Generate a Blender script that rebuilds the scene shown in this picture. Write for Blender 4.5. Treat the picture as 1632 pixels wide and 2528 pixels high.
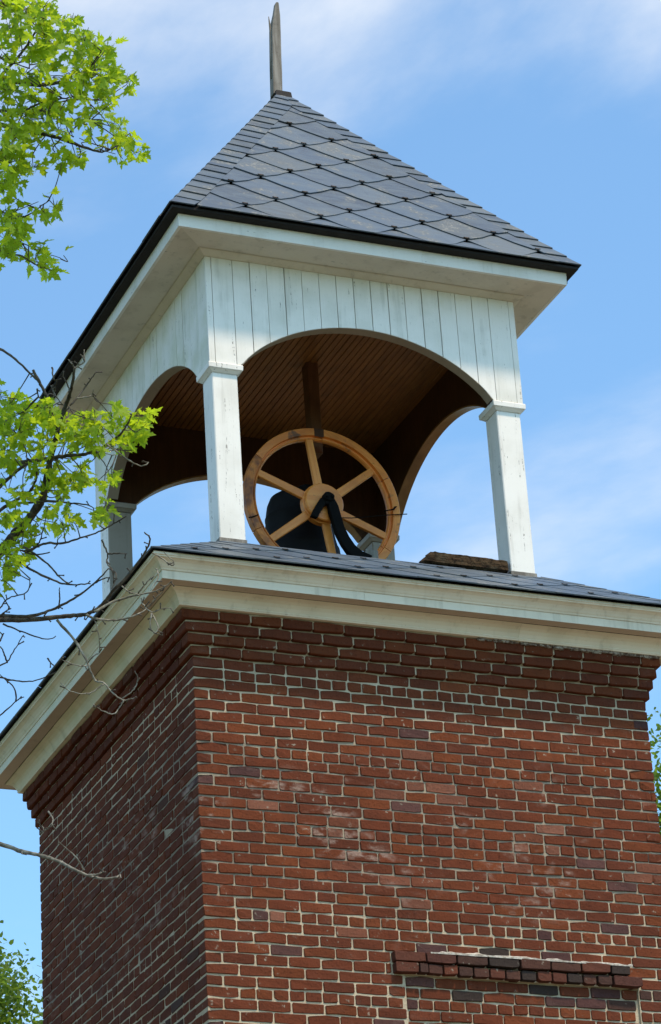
import bpy, bmesh, math, random
import numpy as np
from mathutils import Vector, Matrix, Euler, noise as mnoise
random.seed(7); RNG = np.random.default_rng(7)
R = math.radians
for o in list(bpy.data.objects): bpy.data.objects.remove(o)
SC = bpy.context.scene
COL = SC.collection
GZ = 8.7                                   # height of the brick wall's top course above the ground

# ------------------------------------------------------------------ camera
CAM = Vector((-7.52707733, -17.40051443, -7.08733834 + GZ))
FWD = Vector((0.34541821, 0.83493443, 0.42845158))
RGT = Vector((0.93185117, -0.35919879, -0.05127985))
UPV = Vector((-0.11108398, -0.4169661, 0.90210843))
FPX, PPX, PPY, IW, IH = 7431.9268, 668.0918, 1266.5860, 1632.0, 2528.0
cd = bpy.data.cameras.new('camera'); co = bpy.data.objects.new('camera', cd); COL.objects.link(co)
m3 = Matrix((RGT, UPV, -FWD)).transposed()
co.matrix_world = Matrix.Translation(CAM) @ m3.to_4x4()
cd.sensor_fit = 'VERTICAL'; cd.sensor_height = 36.0
cd.lens = FPX / IH * 36.0
cd.shift_x = (IW / 2 - PPX) / IH
cd.shift_y = (PPY - IH / 2) / IH
cd.clip_start = 0.1; cd.clip_end = 5000
SC.camera = co

# ------------------------------------------------------------------ sky, sun, exposure
SUN_AZ, SUN_EL = R(160), R(61)             # bearing clockwise from +Y, elevation
w = bpy.data.worlds.new('World'); SC.world = w; w.use_nodes = True
nt = w.node_tree; nt.nodes.clear()
def N(t, typ, **kw):
    n = t.nodes.new(typ)
    for k, v in kw.items(): setattr(n, k, v)
    return n
sky = N(nt, 'ShaderNodeTexSky', sky_type='NISHITA', sun_disc=False)
sky.sun_elevation = SUN_EL; sky.sun_rotation = SUN_AZ
sky.air_density = 1.0; sky.dust_density = 1.1; sky.ozone_density = 1.0; sky.altitude = 200
tc = N(nt, 'ShaderNodeTexCoord')
mp = N(nt, 'ShaderNodeMapping'); mp.inputs['Scale'].default_value = (1.0, 1.0, 2.6); mp.inputs['Location'].default_value = (9.0, 3.25, 1.50)
nt.links.new(tc.outputs['Generated'], mp.inputs['Vector'])
n1 = N(nt, 'ShaderNodeTexNoise'); n1.inputs['Scale'].default_value = 2.0; n1.inputs['Detail'].default_value = 10; n1.inputs['Roughness'].default_value = 0.56; n1.inputs['Distortion'].default_value = 0.35
nt.links.new(mp.outputs[0], n1.inputs['Vector'])
rp = N(nt, 'ShaderNodeMapRange', interpolation_type='SMOOTHSTEP'); rp.inputs['From Min'].default_value = 0.46; rp.inputs['From Max'].default_value = 0.72
rp.inputs['To Min'].default_value = 0.04; rp.inputs['To Max'].default_value = 0.92
nt.links.new(n1.outputs['Fac'], rp.inputs['Value'])
mx = N(nt, 'ShaderNodeMix', data_type='RGBA')
nt.links.new(rp.outputs[0], mx.inputs['Factor'])
tint = N(nt, 'ShaderNodeMix', data_type='RGBA', blend_type='MULTIPLY'); tint.inputs['Factor'].default_value = 1.0; tint.inputs['B'].default_value = (0.68, 1.42, 1.80, 1)
nt.links.new(sky.outputs[0], tint.inputs['A']); nt.links.new(tint.outputs['Result'], mx.inputs['A'])
mx.inputs['B'].default_value = (4.8, 5.95, 7.1, 1)
bg = N(nt, 'ShaderNodeBackground'); bg.inputs['Strength'].default_value = 0.15
nt.links.new(mx.outputs['Result'], bg.inputs['Color'])
wo = N(nt, 'ShaderNodeOutputWorld'); nt.links.new(bg.outputs[0], wo.inputs['Surface'])

sd = bpy.data.lights.new('sun', 'SUN'); so = bpy.data.objects.new('sun', sd); COL.objects.link(so)
sd.energy = 2.7; sd.angle = R(5); sd.color = (1.0, 0.925, 0.80)
sdir = Vector((math.sin(SUN_AZ) * math.cos(SUN_EL), math.cos(SUN_AZ) * math.cos(SUN_EL), math.sin(SUN_EL)))
so.rotation_euler = (-sdir).to_track_quat('-Z', 'Y').to_euler(); so.location = (0, 0, 40)
SC.view_settings.view_transform = 'Standard'; SC.view_settings.look = 'None'
SC.view_settings.gamma = 1; SC.view_settings.use_curve_mapping = False
SC.view_settings.exposure = 0.33
SC.view_settings.use_white_balance = True; SC.view_settings.white_balance_temperature = 8300; SC.view_settings.white_balance_tint = 19
SC.cycles.max_bounces = 8; SC.cycles.transparent_max_bounces = 8
SC.render.film_transparent = False

# ------------------------------------------------------------------ helpers
def at(u, v, depth):
    """photo pixel -> world point at a distance along the view axis"""
    d = FWD + RGT * ((u - PPX) / FPX) - UPV * ((v - PPY) / FPX)
    return CAM + d * depth
WORLD = {}
def place(o, wloc, parent):
    p = WORLD.get(parent.name, Vector((0, 0, 0))) if parent else Vector((0, 0, 0))
    o.location = Vector(wloc) - p; WORLD[o.name] = Vector(wloc)
    if parent: o.parent = parent
def empty(name, loc, label, cat, group=None):
    o = bpy.data.objects.new(name, None); COL.objects.link(o); o.empty_display_size = 0.2
    place(o, loc, None); o['label'] = label; o['category'] = cat
    if group: o['group'] = group
    return o
def link(name, me, mat, parent=None, loc=(0, 0, GZ), rot=None, label=None, kind=None):
    o = bpy.data.objects.new(name, me); COL.objects.link(o)
    if mat and len(me.materials) == 0: me.materials.append(mat)
    place(o, loc, parent)
    if rot: o.rotation_euler = rot
    if label: o['label'] = label
    if kind: o['kind'] = kind
    return o
def mesh(name, vs, fs, smooth=False):
    me = bpy.data.meshes.new(name); me.from_pydata([tuple(v) for v in vs], [], fs); me.update()
    if smooth: me.polygons.foreach_set('use_smooth', [True] * len(me.polygons))
    return me
def fixn(me):
    bm = bmesh.new(); bm.from_mesh(me); bmesh.ops.recalc_face_normals(bm, faces=bm.faces); bm.to_mesh(me); bm.free(); return me
def bevel(me, w, seg=1):
    bm = bmesh.new(); bm.from_mesh(me); bmesh.ops.recalc_face_normals(bm, faces=bm.faces)
    es = [e for e in bm.edges if len(e.link_faces) == 2 and e.calc_face_angle(0) > 0.5]
    bmesh.ops.bevel(bm, geom=es, offset=w, segments=seg, affect='EDGES', clamp_overlap=True)
    bm.to_mesh(me); bm.free(); return me
def box_me(name, x0, x1, y0, y1, z0, z1, bv=0):
    vs = [(x0,y0,z0),(x1,y0,z0),(x1,y1,z0),(x0,y1,z0),(x0,y0,z1),(x1,y0,z1),(x1,y1,z1),(x0,y1,z1)]
    me = mesh(name, vs, [(0,3,2,1),(4,5,6,7),(0,1,5,4),(1,2,6,5),(2,3,7,6),(3,0,4,7)])
    return bevel(me, bv) if bv else me
def prism_me(name, poly, a, b, fn, bv=0):
    """poly = 2-D outline, fn(p, t) -> 3-D point for depth t in (a, b)"""
    n = len(poly); vs = [fn(p, a) for p in poly] + [fn(p, b) for p in poly]
    fs = [tuple(range(n)), tuple(range(2*n-1, n-1, -1))] + [(i, (i+1) % n, n+(i+1) % n, n+i) for i in range(n)]
    me = fixn(mesh(name, vs, fs))
    return bevel(me, bv) if bv else me
def lathe_me(name, prof, seg=40, axis='Z'):
    vs = []; fs = []
    for r, h in prof:
        for k in range(seg):
            a = 2*math.pi*k/seg; vs.append((r*math.cos(a), r*math.sin(a), h) if axis == 'Z' else (r*math.cos(a), h, r*math.sin(a)))
    for i in range(len(prof)-1):
        for k in range(seg):
            k2 = (k+1) % seg; fs.append((i*seg+k, i*seg+k2, (i+1)*seg+k2, (i+1)*seg+k))
    return fixn(mesh(name, vs, fs, True))
def tube_geo(pts, rad, seg=6):
    pts = [Vector(p) for p in pts]; n = len(pts); vs = []; fs = []
    ref = Vector((0.31, 0.87, 0.39))
    for i, p in enumerate(pts):
        t = (pts[min(i+1, n-1)] - pts[max(i-1, 0)]).normalized()
        a = t.cross(ref).normalized(); b = t.cross(a)
        for k in range(seg):
            an = 2*math.pi*k/seg; vs.append(p + (a*math.cos(an) + b*math.sin(an)) * rad[i])
    for i in range(n-1):
        for k in range(seg):
            k2 = (k+1) % seg; fs.append((i*seg+k, i*seg+k2, (i+1)*seg+k2, (i+1)*seg+k))
    fs.append(tuple(range(seg-1, -1, -1))); fs.append(tuple(range((n-1)*seg, n*seg)))
    return vs, fs
def tube_me(name, pts, rad, seg=6):
    vs, fs = tube_geo(pts, rad, seg); return mesh(name, vs, fs, True)
def clip_poly(poly, planes):
    """Sutherland-Hodgman; planes = (a,b,c) keep a*x+b*y<=c"""
    for a, b, c in planes:
        out = []
        for i, p in enumerate(poly):
            q = poly[i-1]; dp = a*p[0]+b*p[1]-c; dq = a*q[0]+b*q[1]-c
            if (dp <= 0) != (dq <= 0):
                t = dq/(dq-dp); out.append((q[0]+(p[0]-q[0])*t, q[1]+(p[1]-q[1])*t))
            if dp <= 0: out.append(p)
        poly = out
        if len(poly) < 3: return []
    return poly
def area2(poly):
    return abs(sum(poly[i-1][0]*p[1]-p[0]*poly[i-1][1] for i, p in enumerate(poly)))/2

# ------------------------------------------------------------------ materials
class M:
    def __init__(s, name, rough=0.7, spec=0.3, metal=0.0):
        s.m = bpy.data.materials.new(name); s.m.use_nodes = True; s.t = s.m.node_tree
        s.b = s.t.nodes['Principled BSDF']; s.b.inputs['Roughness'].default_value = rough
        s.b.inputs['Specular IOR Level'].default_value = spec; s.b.inputs['Metallic'].default_value = metal
        s.tc = N(s.t, 'ShaderNodeTexCoord')
    def L(s, a, b): s.t.links.new(a, b)
    def vec(s, scale=(1,1,1), space='Object', loc=None):
        src = s.tc.outputs[space] if space != 'World' else N(s.t, 'ShaderNodeNewGeometry').outputs['Position']
        m = N(s.t, 'ShaderNodeMapping'); m.inputs['Scale'].default_value = scale; s.L(src, m.inputs['Vector'])
        if loc is not None:
            if isinstance(loc, (tuple, list)): m.inputs['Location'].default_value = loc
            else: s.L(loc, m.inputs['Location'])
        return m.outputs[0]
    def rnd(s):
        oi = N(s.t, 'ShaderNodeObjectInfo'); c = N(s.t, 'ShaderNodeMath', operation='MULTIPLY'); s.L(oi.outputs['Random'], c.inputs[0]); c.inputs[1].default_value = 37.0
        return c.outputs[0]
    def noise(s, v, scale=5, detail=4, rough=0.55, dist=0.0):
        n = N(s.t, 'ShaderNodeTexNoise'); n.inputs['Scale'].default_value = scale; n.inputs['Detail'].default_value = detail
        n.inputs['Roughness'].default_value = rough; n.inputs['Distortion'].default_value = dist; s.L(v, n.inputs['Vector']); return n.outputs['Fac']
    def ramp(s, f, lo, hi, a=0.0, b=1.0, smooth=True):
        r = N(s.t, 'ShaderNodeMapRange', interpolation_type='SMOOTHSTEP' if smooth else 'LINEAR'); s.L(f, r.inputs['Value'])
        for k, x in (('From Min', lo), ('From Max', hi), ('To Min', a), ('To Max', b)): r.inputs[k].default_value = x
        return r.outputs[0]
    def math(s, op, a, b):
        m = N(s.t, 'ShaderNodeMath', operation=op)
        for i, x in enumerate((a, b)):
            if isinstance(x, (int, float)): m.inputs[i].default_value = x
            else: s.L(x, m.inputs[i])
        return m.outputs[0]
    def mix(s, f, a, b, mode='MIX'):
        m = N(s.t, 'ShaderNodeMix', data_type='RGBA', blend_type=mode)
        for k, x in (('Factor', f), ('A', a), ('B', b)):
            if isinstance(x, (int, float)): m.inputs[k].default_value = x
            elif isinstance(x, (tuple, list)): m.inputs[k].default_value = tuple(x) + (1,) if len(x) == 3 else x
            else: s.L(x, m.inputs[k])
        return m.outputs['Result']
    def out(s, col, bump=None, dist=0.003, strength=0.6, rough=None):
        if isinstance(col, tuple): s.b.inputs['Base Color'].default_value = col + (1,)
        else: s.L(col, s.b.inputs['Base Color'])
        if bump is not None:
            bn = N(s.t, 'ShaderNodeBump'); bn.inputs['Strength'].default_value = strength; bn.inputs['Distance'].default_value = dist
            s.L(bump, bn.inputs['Height']); s.L(bn.outputs[0], s.b.inputs['Normal'])
        if rough is not None: s.L(rough, s.b.inputs['Roughness'])
        return s.m

def paint(name, base, dirt, axis='Z', peel=0.60, green=None):
    m = M(name, 0.55, 0.3)
    st = {'Z': (30, 30, 2.2), 'X': (2.2, 30, 30), 'Y': (30, 2.2, 30)}[axis]
    off = m.rnd()
    v = m.vec(st, loc=off); big = m.noise(m.vec((1,1,1), loc=off), 3.2, 4); fine = m.noise(m.vec(space='Object', loc=off), 55, 4, .65)
    gr = m.noise(v, 1.6, 5, .6)
    c = m.mix(m.ramp(big, .42, .75, 0, .55), base, dirt)
    if green: c = m.mix(m.ramp(m.noise(m.vec((1,1,1), space='World'), 2.1, 4), .48, .70, 0, .5), c, green)
    dr = m.noise(m.vec((17, 17, 1.1), space='World'), 1.0, 4, .6); c = m.mix(m.math('MULTIPLY', m.ramp(dr, .52, .72, 0, .5), m.ramp(big, .35, .6)), c, tuple(x*.78 for x in dirt))
    crack = m.math('MULTIPLY', m.ramp(gr, peel, peel+.05), m.ramp(fine, .45, .62))
    c = m.mix(m.ramp(fine, .60, .78, 0, .35), c, tuple(x*.55 for x in dirt))
    c = m.mix(crack, c, (.17, .15, .125))
    h = m.math('SUBTRACT', m.math('MULTIPLY', gr, .5), m.math('MULTIPLY', crack, .6))
    return m.out(c, h, .004, .5)
def wood(name, a, b, axis='X', rough=0.5, spec=0.35, scale=1.0, dark=None):
    m = M(name, rough, spec)
    st = {'Z': (22, 22, 1.3), 'X': (1.3, 22, 22), 'Y': (22, 1.3, 22)}[axis]
    off = m.rnd()
    g = m.noise(m.vec(tuple(x*scale for x in st), loc=off), 1.5, 6, .62, .4); big = m.noise(m.vec(loc=off), 4.0*scale, 3)
    c = m.mix(m.ramp(g, .35, .68), a, b)
    c = m.mix(m.ramp(big, .45, .72, 0, .6), c, tuple(x*.62 for x in a))
    if dark: c = m.mix(m.ramp(m.noise(m.vec(loc=off), 7, 5, .6), .56, .66), c, dark)
    sp = m.noise(m.vec(loc=off), 60*scale, 3); c = m.mix(m.ramp(sp, .64, .74, 0, .6), c, tuple(x*.3 for x in a))
    return m.out(c, g, .002, .4)

MAT = {}
MAT['boards'] = paint('white_board_paint', (.83, .795, .735), (.60, .58, .50), 'Z', .64)
MAT['boards_left'] = paint('mildewed_board_paint', (.80, .78, .71), (.52, .53, .40), 'Z', .64, (.52, .54, .34))
MAT['post'] = paint('white_post_paint', (.85, .81, .75), (.66, .62, .55), 'Z', .605)
MAT['trim_x'] = paint('trim_paint', (.81, .775, .71), (.58, .54, .45), 'X', .63)
MAT['trim_y'] = paint('trim_paint_side', (.80, .775, .71), (.54, .53, .42), 'Y', .63)
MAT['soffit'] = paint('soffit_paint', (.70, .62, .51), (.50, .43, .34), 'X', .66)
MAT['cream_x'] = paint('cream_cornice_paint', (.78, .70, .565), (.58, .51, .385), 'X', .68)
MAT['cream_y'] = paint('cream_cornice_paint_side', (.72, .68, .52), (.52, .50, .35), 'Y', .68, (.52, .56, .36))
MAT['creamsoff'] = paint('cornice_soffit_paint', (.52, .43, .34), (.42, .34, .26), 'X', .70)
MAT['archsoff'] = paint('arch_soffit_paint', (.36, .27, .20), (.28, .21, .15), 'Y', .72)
MAT['shaded_paint'] = paint('shaded_post_paint', (.34, .285, .235), (.25, .205, .165), 'Z', .66)  # shade inside the belfry put into the rear posts' paint colour
MAT['varnish'] = wood('varnished_oak', (.80, .21, .034), (.90, .29, .056), 'X', .42, .4, 1.0, (.20, .075, .032))
MAT['varnish2'] = wood('varnished_spoke', (.82, .23, .038), (.90, .315, .062), 'X', .42, .4)
MAT['stain'] = wood('dark_stained_wood', (.075, .026, .011), (.10, .036, .015), 'Z', .6, .2)
MAT['brownpost'] = wood('brown_post_wood', (.135, .050, .022), (.175, .068, .030), 'Z', .6, .2)
MAT['ceil'] = wood('stained_ceiling_board', (.225, .076, .015), (.30, .110, .024), 'Y', .5, .3)
MAT['archwood'] = wood('arch_edge_wood', (.30, .13, .045), (.38, .175, .065), 'Y', .5, .3)
MAT['grey'] = wood('weathered_grey_wood', (.19, .165, .14), (.31, .28, .245), 'Z', .85, .1, 1.4)
MAT['old'] = wood('weathered_timber', (.30, .26, .20), (.42, .37, .29), 'Z', .85, .1)

m = M('iron_black', .75, .06); MAT['iron'] = m.out(m.mix(m.noise(m.vec(), 14, 4), (.004, .004, .004), (.009, .008, .008)), m.noise(m.vec(), 60, 3), .002, .3)
m = M('bell_bronze_black', .7, .10, .0); MAT['bell'] = m.out(m.mix(m.noise(m.vec(), 9, 4), (.008, .0085, .0095), (.016, .0165, .018)), m.noise(m.vec(), 40, 3), .002, .2)
m = M('tar_edge', .7, .2); MAT['tar'] = m.out(m.mix(m.noise(m.vec((1,1,1)), 12, 5), (.010, .009, .009), (.030, .026, .024)), m.noise(m.vec(), 40, 4), .004, .5)
m = M('roof_felt', .9, .1); MAT['felt'] = m.out((.012, .012, .013))
def slate_mat(name, attr):
    m = M(name, .42, .45)
    if attr:
        a = N(m.t, 'ShaderNodeAttribute', attribute_name='tone'); base = a.outputs['Color']; off = (0, 0, 0); v = m.vec((3, 14, 14))
    else:
        oi = N(m.t, 'ShaderNodeObjectInfo'); base = oi.outputs['Color']; off = m.rnd(); v = m.vec((3, 14, 14), loc=off)
    g = m.noise(v, 1.6, 6, .62, .6); big = m.noise(m.vec((1,1,1), loc=off), 6, 4); pt = m.noise(m.vec(loc=off), 45, 3)
    c = m.mix(m.ramp(g, .35, .7, 0, .55), base, (.098, .136, .160))
    c = m.mix(m.ramp(big, .52, .70, 0, .65), c, (.105, .120, .122))
    c = m.mix(m.math('MULTIPLY', m.ramp(pt, .52, .60), m.ramp(big, .56, .64)), c, (.175, .18, .17))
    c = m.mix(m.ramp(big, .46, .28, 0, .5), c, (.062, .070, .088))
    c = m.mix(m.ramp(pt, .68, .78, 0, .5), c, (.30, .29, .26))
    return m.out(c, g, .003, .5, m.ramp(big, .3, .7, .45, .68))
MAT['slate'] = slate_mat('slate', False); MAT['slate_j'] = slate_mat('slate_joined', True)
m = M('rusty_clip', .7, .3, .3); MAT['clip'] = m.out(m.mix(m.noise(m.vec(), 40, 4), (.030, .021, .016), (.095, .06, .04)))

def brick_mat(name, attr):
    m = M(name, .85, .15)
    if attr: base = N(m.t, 'ShaderNodeAttribute', attribute_name='tone').outputs['Color']
    else: base = N(m.t, 'ShaderNodeObjectInfo').outputs['Color']
    P = lambda s: m.vec(s, space='World')
    big = m.noise(P((1,1,1)), 1.1, 3); mid = m.noise(P((1,1,1)), 9, 5, .62); fine = m.noise(P((1,1,1)), 60, 4, .65); streak = m.noise(P((26, 26, 5)), 1.0, 4, .6)
    c = m.mix(m.ramp(mid, .35, .70, 0, .55), base, m.mix(1.0, base, (1.28, 1.25, 1.2), 'MULTIPLY'))
    c = m.mix(m.ramp(fine, .54, .70, 0, .62), c, m.mix(1.0, c, (.42, .40, .42), 'MULTIPLY'))
    c = m.mix(m.ramp(streak, .56, .74, 0, .45), c, m.mix(1.0, c, (.55, .5, .52), 'MULTIPLY'))
    # salt blooms: patches of whitish efflorescence
    e = m.math('MULTIPLY', m.ramp(m.noise(P((1.0, 1.0, 1.6)), 1.7, 3), .50, .66), m.ramp(m.noise(P((7, 7, 15)), 1.0, 5, .6), .50, .68))
    e = m.math('MULTIPLY', e, m.ramp(fine, .25, .6, .4, 1))
    zz = N(m.t, 'ShaderNodeSeparateXYZ'); m.L(P((1,1,1)), zz.inputs[0])
    band = m.math('MULTIPLY', m.ramp(zz.outputs['Z'], GZ-1.65, GZ-1.15), m.ramp(zz.outputs['Z'], GZ-.45, GZ-.85))
    c = m.mix(m.math('MULTIPLY', e, m.math('ADD', m.math('MULTIPLY', band, .62), .08)), c, (.46, .34, .28))
    sm = m.math('MULTIPLY', m.ramp(m.noise(P((1, 1, 1)), 30, 3), .64, .72), .7)
    c = m.mix(m.math('MULTIPLY', sm, m.ramp(mid, .45, .65)), c, (.42, .36, .28))
    return m.out(c, m.math('ADD', fine, m.math('MULTIPLY', mid, .8)), .006, .8)
MAT['brick'] = brick_mat('brick', False); MAT['brick_j'] = brick_mat('brick_joined', True)
m = M('mortar', .95, .05)
big = m.noise(m.vec(space='World'), 1.3, 4); f = m.noise(m.vec(space='World'), 70, 4, .7); md = m.noise(m.vec(space='World'), 8, 5)
c = m.mix(m.ramp(md, .35, .7), (.60, .49, .35), (.47, .38, .27))
zz = N(m.t, 'ShaderNodeSeparateXYZ'); m.L(m.vec(space='World'), zz.inputs[0]); zn = m.math('ADD', zz.outputs['Z'], m.math('MULTIPLY', m.math('SUBTRACT', big, .5), 1.1))
band = m.math('MULTIPLY', m.ramp(zn, GZ-1.75, GZ-1.35), m.ramp(zn, GZ-.25, GZ-.55))
c = m.mix(m.math('MULTIPLY', m.math('ADD', m.math('MULTIPLY', band, .70), .06), m.ramp(md, .25, .6, .5, 1)), c, (.17, .14, .115)); c = m.mix(m.ramp(f, .58, .72, 0, .45), c, (.16, .13, .11))
MAT['mortar'] = m.out(c, f, .006, .9)
m = M('white_lime', .9, .1); f = m.noise(m.vec(space='World'), 40, 5, .65)
MAT['lime'] = m.out(m.mix(m.ramp(f, .40, .62), (.60, .55, .48), (.36, .30, .245)), f, .008, .9)
m = M('crumbling_mortar', .95, .1); f = m.noise(m.vec(space='World'), 45, 5, .65)
MAT['crumb'] = m.out(m.mix(m.ramp(f, .36, .60), (.38, .33, .27), (.12, .075, .055)), f, .008, .9)
m = M('rotten_wood', .95, .05); g = m.noise(m.vec((2, 16, 16)), 2.0, 6, .65); f = m.noise(m.vec(), 26, 6, .7)
c = m.mix(m.ramp(g, .35, .65), (.028, .017, .011), (.105, .064, .036)); c = m.mix(m.ramp(f, .50, .66), c, (.020, .013, .010)); c = m.mix(m.ramp(m.noise(m.vec(), 8, 4), .56, .72, 0, .4), c, (.15, .125, .08))
MAT['rotten'] = m.out(c, m.math('ADD', f, g), .02, 1.0)
m = M('bark', .9, .1); f = m.noise(m.vec((9, 9, 3), space='World'), 3, 6, .65)
MAT['bark'] = m.out(m.mix(m.ramp(f, .35, .68), (.040, .032, .026), (.125, .11, .09)), f, .02, .8)
m = M('twig_bark', .75, .2); f = m.noise(m.vec((1,1,1), space='World'), 22, 5, .6)
MAT['twig'] = m.out(m.mix(m.ramp(f, .35, .68), (.050, .040, .032), (.13, .11, .088)), f, .004, .6)
m = M('sunlit_twig_bark', .75, .2); f = m.noise(m.vec((1,1,1), space='World'), 26, 5, .6)
MAT['sunlit_twig'] = m.out(m.mix(m.ramp(f, .35, .68), (.13, .115, .09), (.33, .30, .245)), f, .004, .6)  # twig bark with sunlight put into the colour, for twigs before the tower
def leaf_mat(name, a, b, tr, attr=False):
    m = M(name, .5, .25); t = m.t
    if attr: rv = N(t, 'ShaderNodeAttribute', attribute_name='tone').outputs['Fac']
    else: rv = N(t, 'ShaderNodeObjectInfo').outputs['Random']
    v = m.noise(m.vec(space='World'), 9, 3); f = m.math('ADD', m.math('MULTIPLY', rv, .6), m.math('MULTIPLY', v, .4))
    c = m.mix(m.ramp(f, .15, .85), a, b); ct = m.mix(m.ramp(f, .15, .85), tuple(x*.8 for x in tr), tr)
    m.L(c, m.b.inputs['Base Color'])
    tb = N(t, 'ShaderNodeBsdfTranslucent'); m.L(ct, tb.inputs['Color'])
    mxs = N(t, 'ShaderNodeMixShader'); mxs.inputs[0].default_value = .55
    m.L(m.b.outputs[0], mxs.inputs[1]); m.L(tb.outputs[0], mxs.inputs[2])
    m.L(mxs.outputs[0], t.nodes['Material Output'].inputs['Surface'])
    return m.m
LA, LB, LT = (.11, .24, .014), (.28, .43, .026), (.54, .74, .04)
MAT['leaf'] = leaf_mat('maple_leaf', LA, LB, LT)
MAT['leaf_j'] = leaf_mat('maple_leaf_joined', LA, LB, LT, True)
MAT['leaf_far'] = leaf_mat('far_leaf', (.055, .12, .018), (.12, .20, .03), (.22, .36, .04), True)
m = M('meadow', .95, .05); f = m.noise(m.vec(space='World'), .9, 6, .6)
dst = N(m.t, 'ShaderNodeVectorMath', operation='LENGTH'); m.L(m.vec(space='World'), dst.inputs[0])
MAT['ground'] = m.out(m.mix(m.ramp(m.math('ADD', dst.outputs['Value'], m.math('MULTIPLY', f, 8)), 24, 34), m.mix(m.ramp(f, .35, .68), (.20, .155, .11), (.28, .225, .165)), m.mix(m.ramp(f, .35, .68), (.045, .075, .024), (.08, .105, .035))), f, .05, .8)  # tan earth around the tower is added to bounce warm light up

# ------------------------------------------------------------------ ground
gv = []; gf = []; n = 40; S = 1500
for i in range(n+1):
    for j in range(n+1):
        x = S*((2*i/n-1)**3); y = S*((2*j/n-1)**3); r = math.hypot(x, y)
        gv.append((x, y, 0.25*mnoise.noise(Vector((x*.03, y*.03, 1)))*min(1, max(0, (r-6)/30)) ))
for i in range(n):
    for j in range(n): a = i*(n+1)+j; gf.append((a, a+n+1, a+n+2, a+1))
link('ground', mesh('ground', gv, gf, True), MAT['ground'], loc=(0, 0, 0), kind='structure')

# ================================================================== TOWER
HX, HY = 1.55, 1.5819                       # half sizes of the brick shaft
CX, CY = -0.055, 0.0017                     # centre of the belfry
BX, BY = 1.1398, 1.1985                     # half sizes of the belfry walls
tower = empty('bell_tower', (0, 0, 0), 'square red brick bell tower with an open white arched belfry under a slate pyramid roof', 'bell tower')

# ---- brick pieces
CH = 0.0689; BH = 0.0592; JT = 0.0090
def brick_geo(L, seed, D=0.10):
    """front face at y=0 looking to -y, centre at the origin"""
    rr = random.Random(seed); hx, hz = L/2, BH/2; j = lambda s: rr.uniform(-s, s)
    c = .006
    ring = [(-hx+c, -hz), (0, -hz), (hx-c, -hz), (hx, 0), (hx-c, hz), (0, hz), (-hx+c, hz), (-hx, 0)]
    ring = [(-hx, -hz+c), (-hx+c, -hz), (hx-c, -hz), (hx, -hz+c), (hx, hz-c), (hx-c, hz), (-hx+c, hz), (-hx, hz-c)]
    ring = ring[:2] + [(hx*rr.uniform(-.5, .5), -hz)] + ring[2:6] + [(hx*rr.uniform(-.5, .5), hz)] + ring[6:]
    ring = [(x+j(.0022), z+j(.0032)) for x, z in ring]
    k = rr.random()
    if k < .35:
        q = rr.choice([0, 3, 5, 8]); ring[q] = (ring[q][0]-math.copysign(.002, ring[q][0]), ring[q][1]*.80); ring[q+1] = (ring[q+1][0]-math.copysign(.002, ring[q+1][0]), ring[q+1][1]*.86)
    vs = [(x, D, z) for x, z in ring] + [(x, .0035+j(.001), z) for x, z in ring] + [(x*(1-.0028/hx), j(.0018), z*(1-.0026/hz)) for x, z in ring]
    fs = []
    for lv in (0, 1):
        for i in range(10): a = lv*10+i; b = lv*10+(i+1) % 10; fs.append((a, b, b+10, a+10))
    fs.append(tuple(range(20, 30)))
    return np.array(vs), fs
VAR_S = [brick_geo(.2, 100+i) for i in range(9)]; VAR_H = [brick_geo(.1, 200+i) for i in range(7)]
def to_me(g, name):
    me = mesh(name, g[0], g[1]); return me
ME_S = [to_me(g, 'brick_stretcher') for g in VAR_S]; ME_H = [to_me(g, 'brick_header') for g in VAR_H]
for me in ME_S + ME_H:
    bm = bmesh.new(); bm.from_mesh(me); bmesh.ops.recalc_face_normals(bm, faces=bm.faces); 
    f = max(bm.faces, key=lambda f: len(f.verts))
    if f.normal.y > 0: bmesh.ops.reverse_faces(bm, faces=bm.faces)
    bm.to_mesh(me); bm.free(); me.materials.append(MAT['brick'])
TONES = [(.138, .0330, .0150), (.127, .0310, .0145), (.147, .0360, .0152), (.118, .0300, .0150), (.158, .0392, .0152), (.136, .0340, .0160)]
DARKT = [(.085, .036, .032), (.100, .042, .036), (.075, .032, .029)]
SOOT = [(.040, .027, .023), (.066, .031, .024), (.080, .033, .024), (.085, .036, .026)]
def tone(x, z, face):
    r = random.random(); n = mnoise.noise(Vector((x*.9, z*.9, 3.3 if face == 'f' else 8.1)))
    lower = max(0, min(1, (-z-1.2)/1.2))
    if r < .010 + .06*lower: c = random.choice(DARKT)
    else: c = random.choice(TONES)
    if face == 'f' and random.random() < .10*max(0, 1-abs(z+1.0)/.75): q = random.uniform(.3, 1); c = tuple(a+(b_-a)*q for a, b_ in zip(c, (.205, .078, .050)))
    if face == 'l': c = (c[0]*.88, c[1]*.70, c[2]*.46)  # shade of the left face put into its brick tones, warmed against blue skylight
    k = 1 + .12*n + random.uniform(-.10, .10)
    return tuple(v*k for v in c)
BR = []   # dicts: pos (front centre, local to tower), len, face, color, depth
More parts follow.
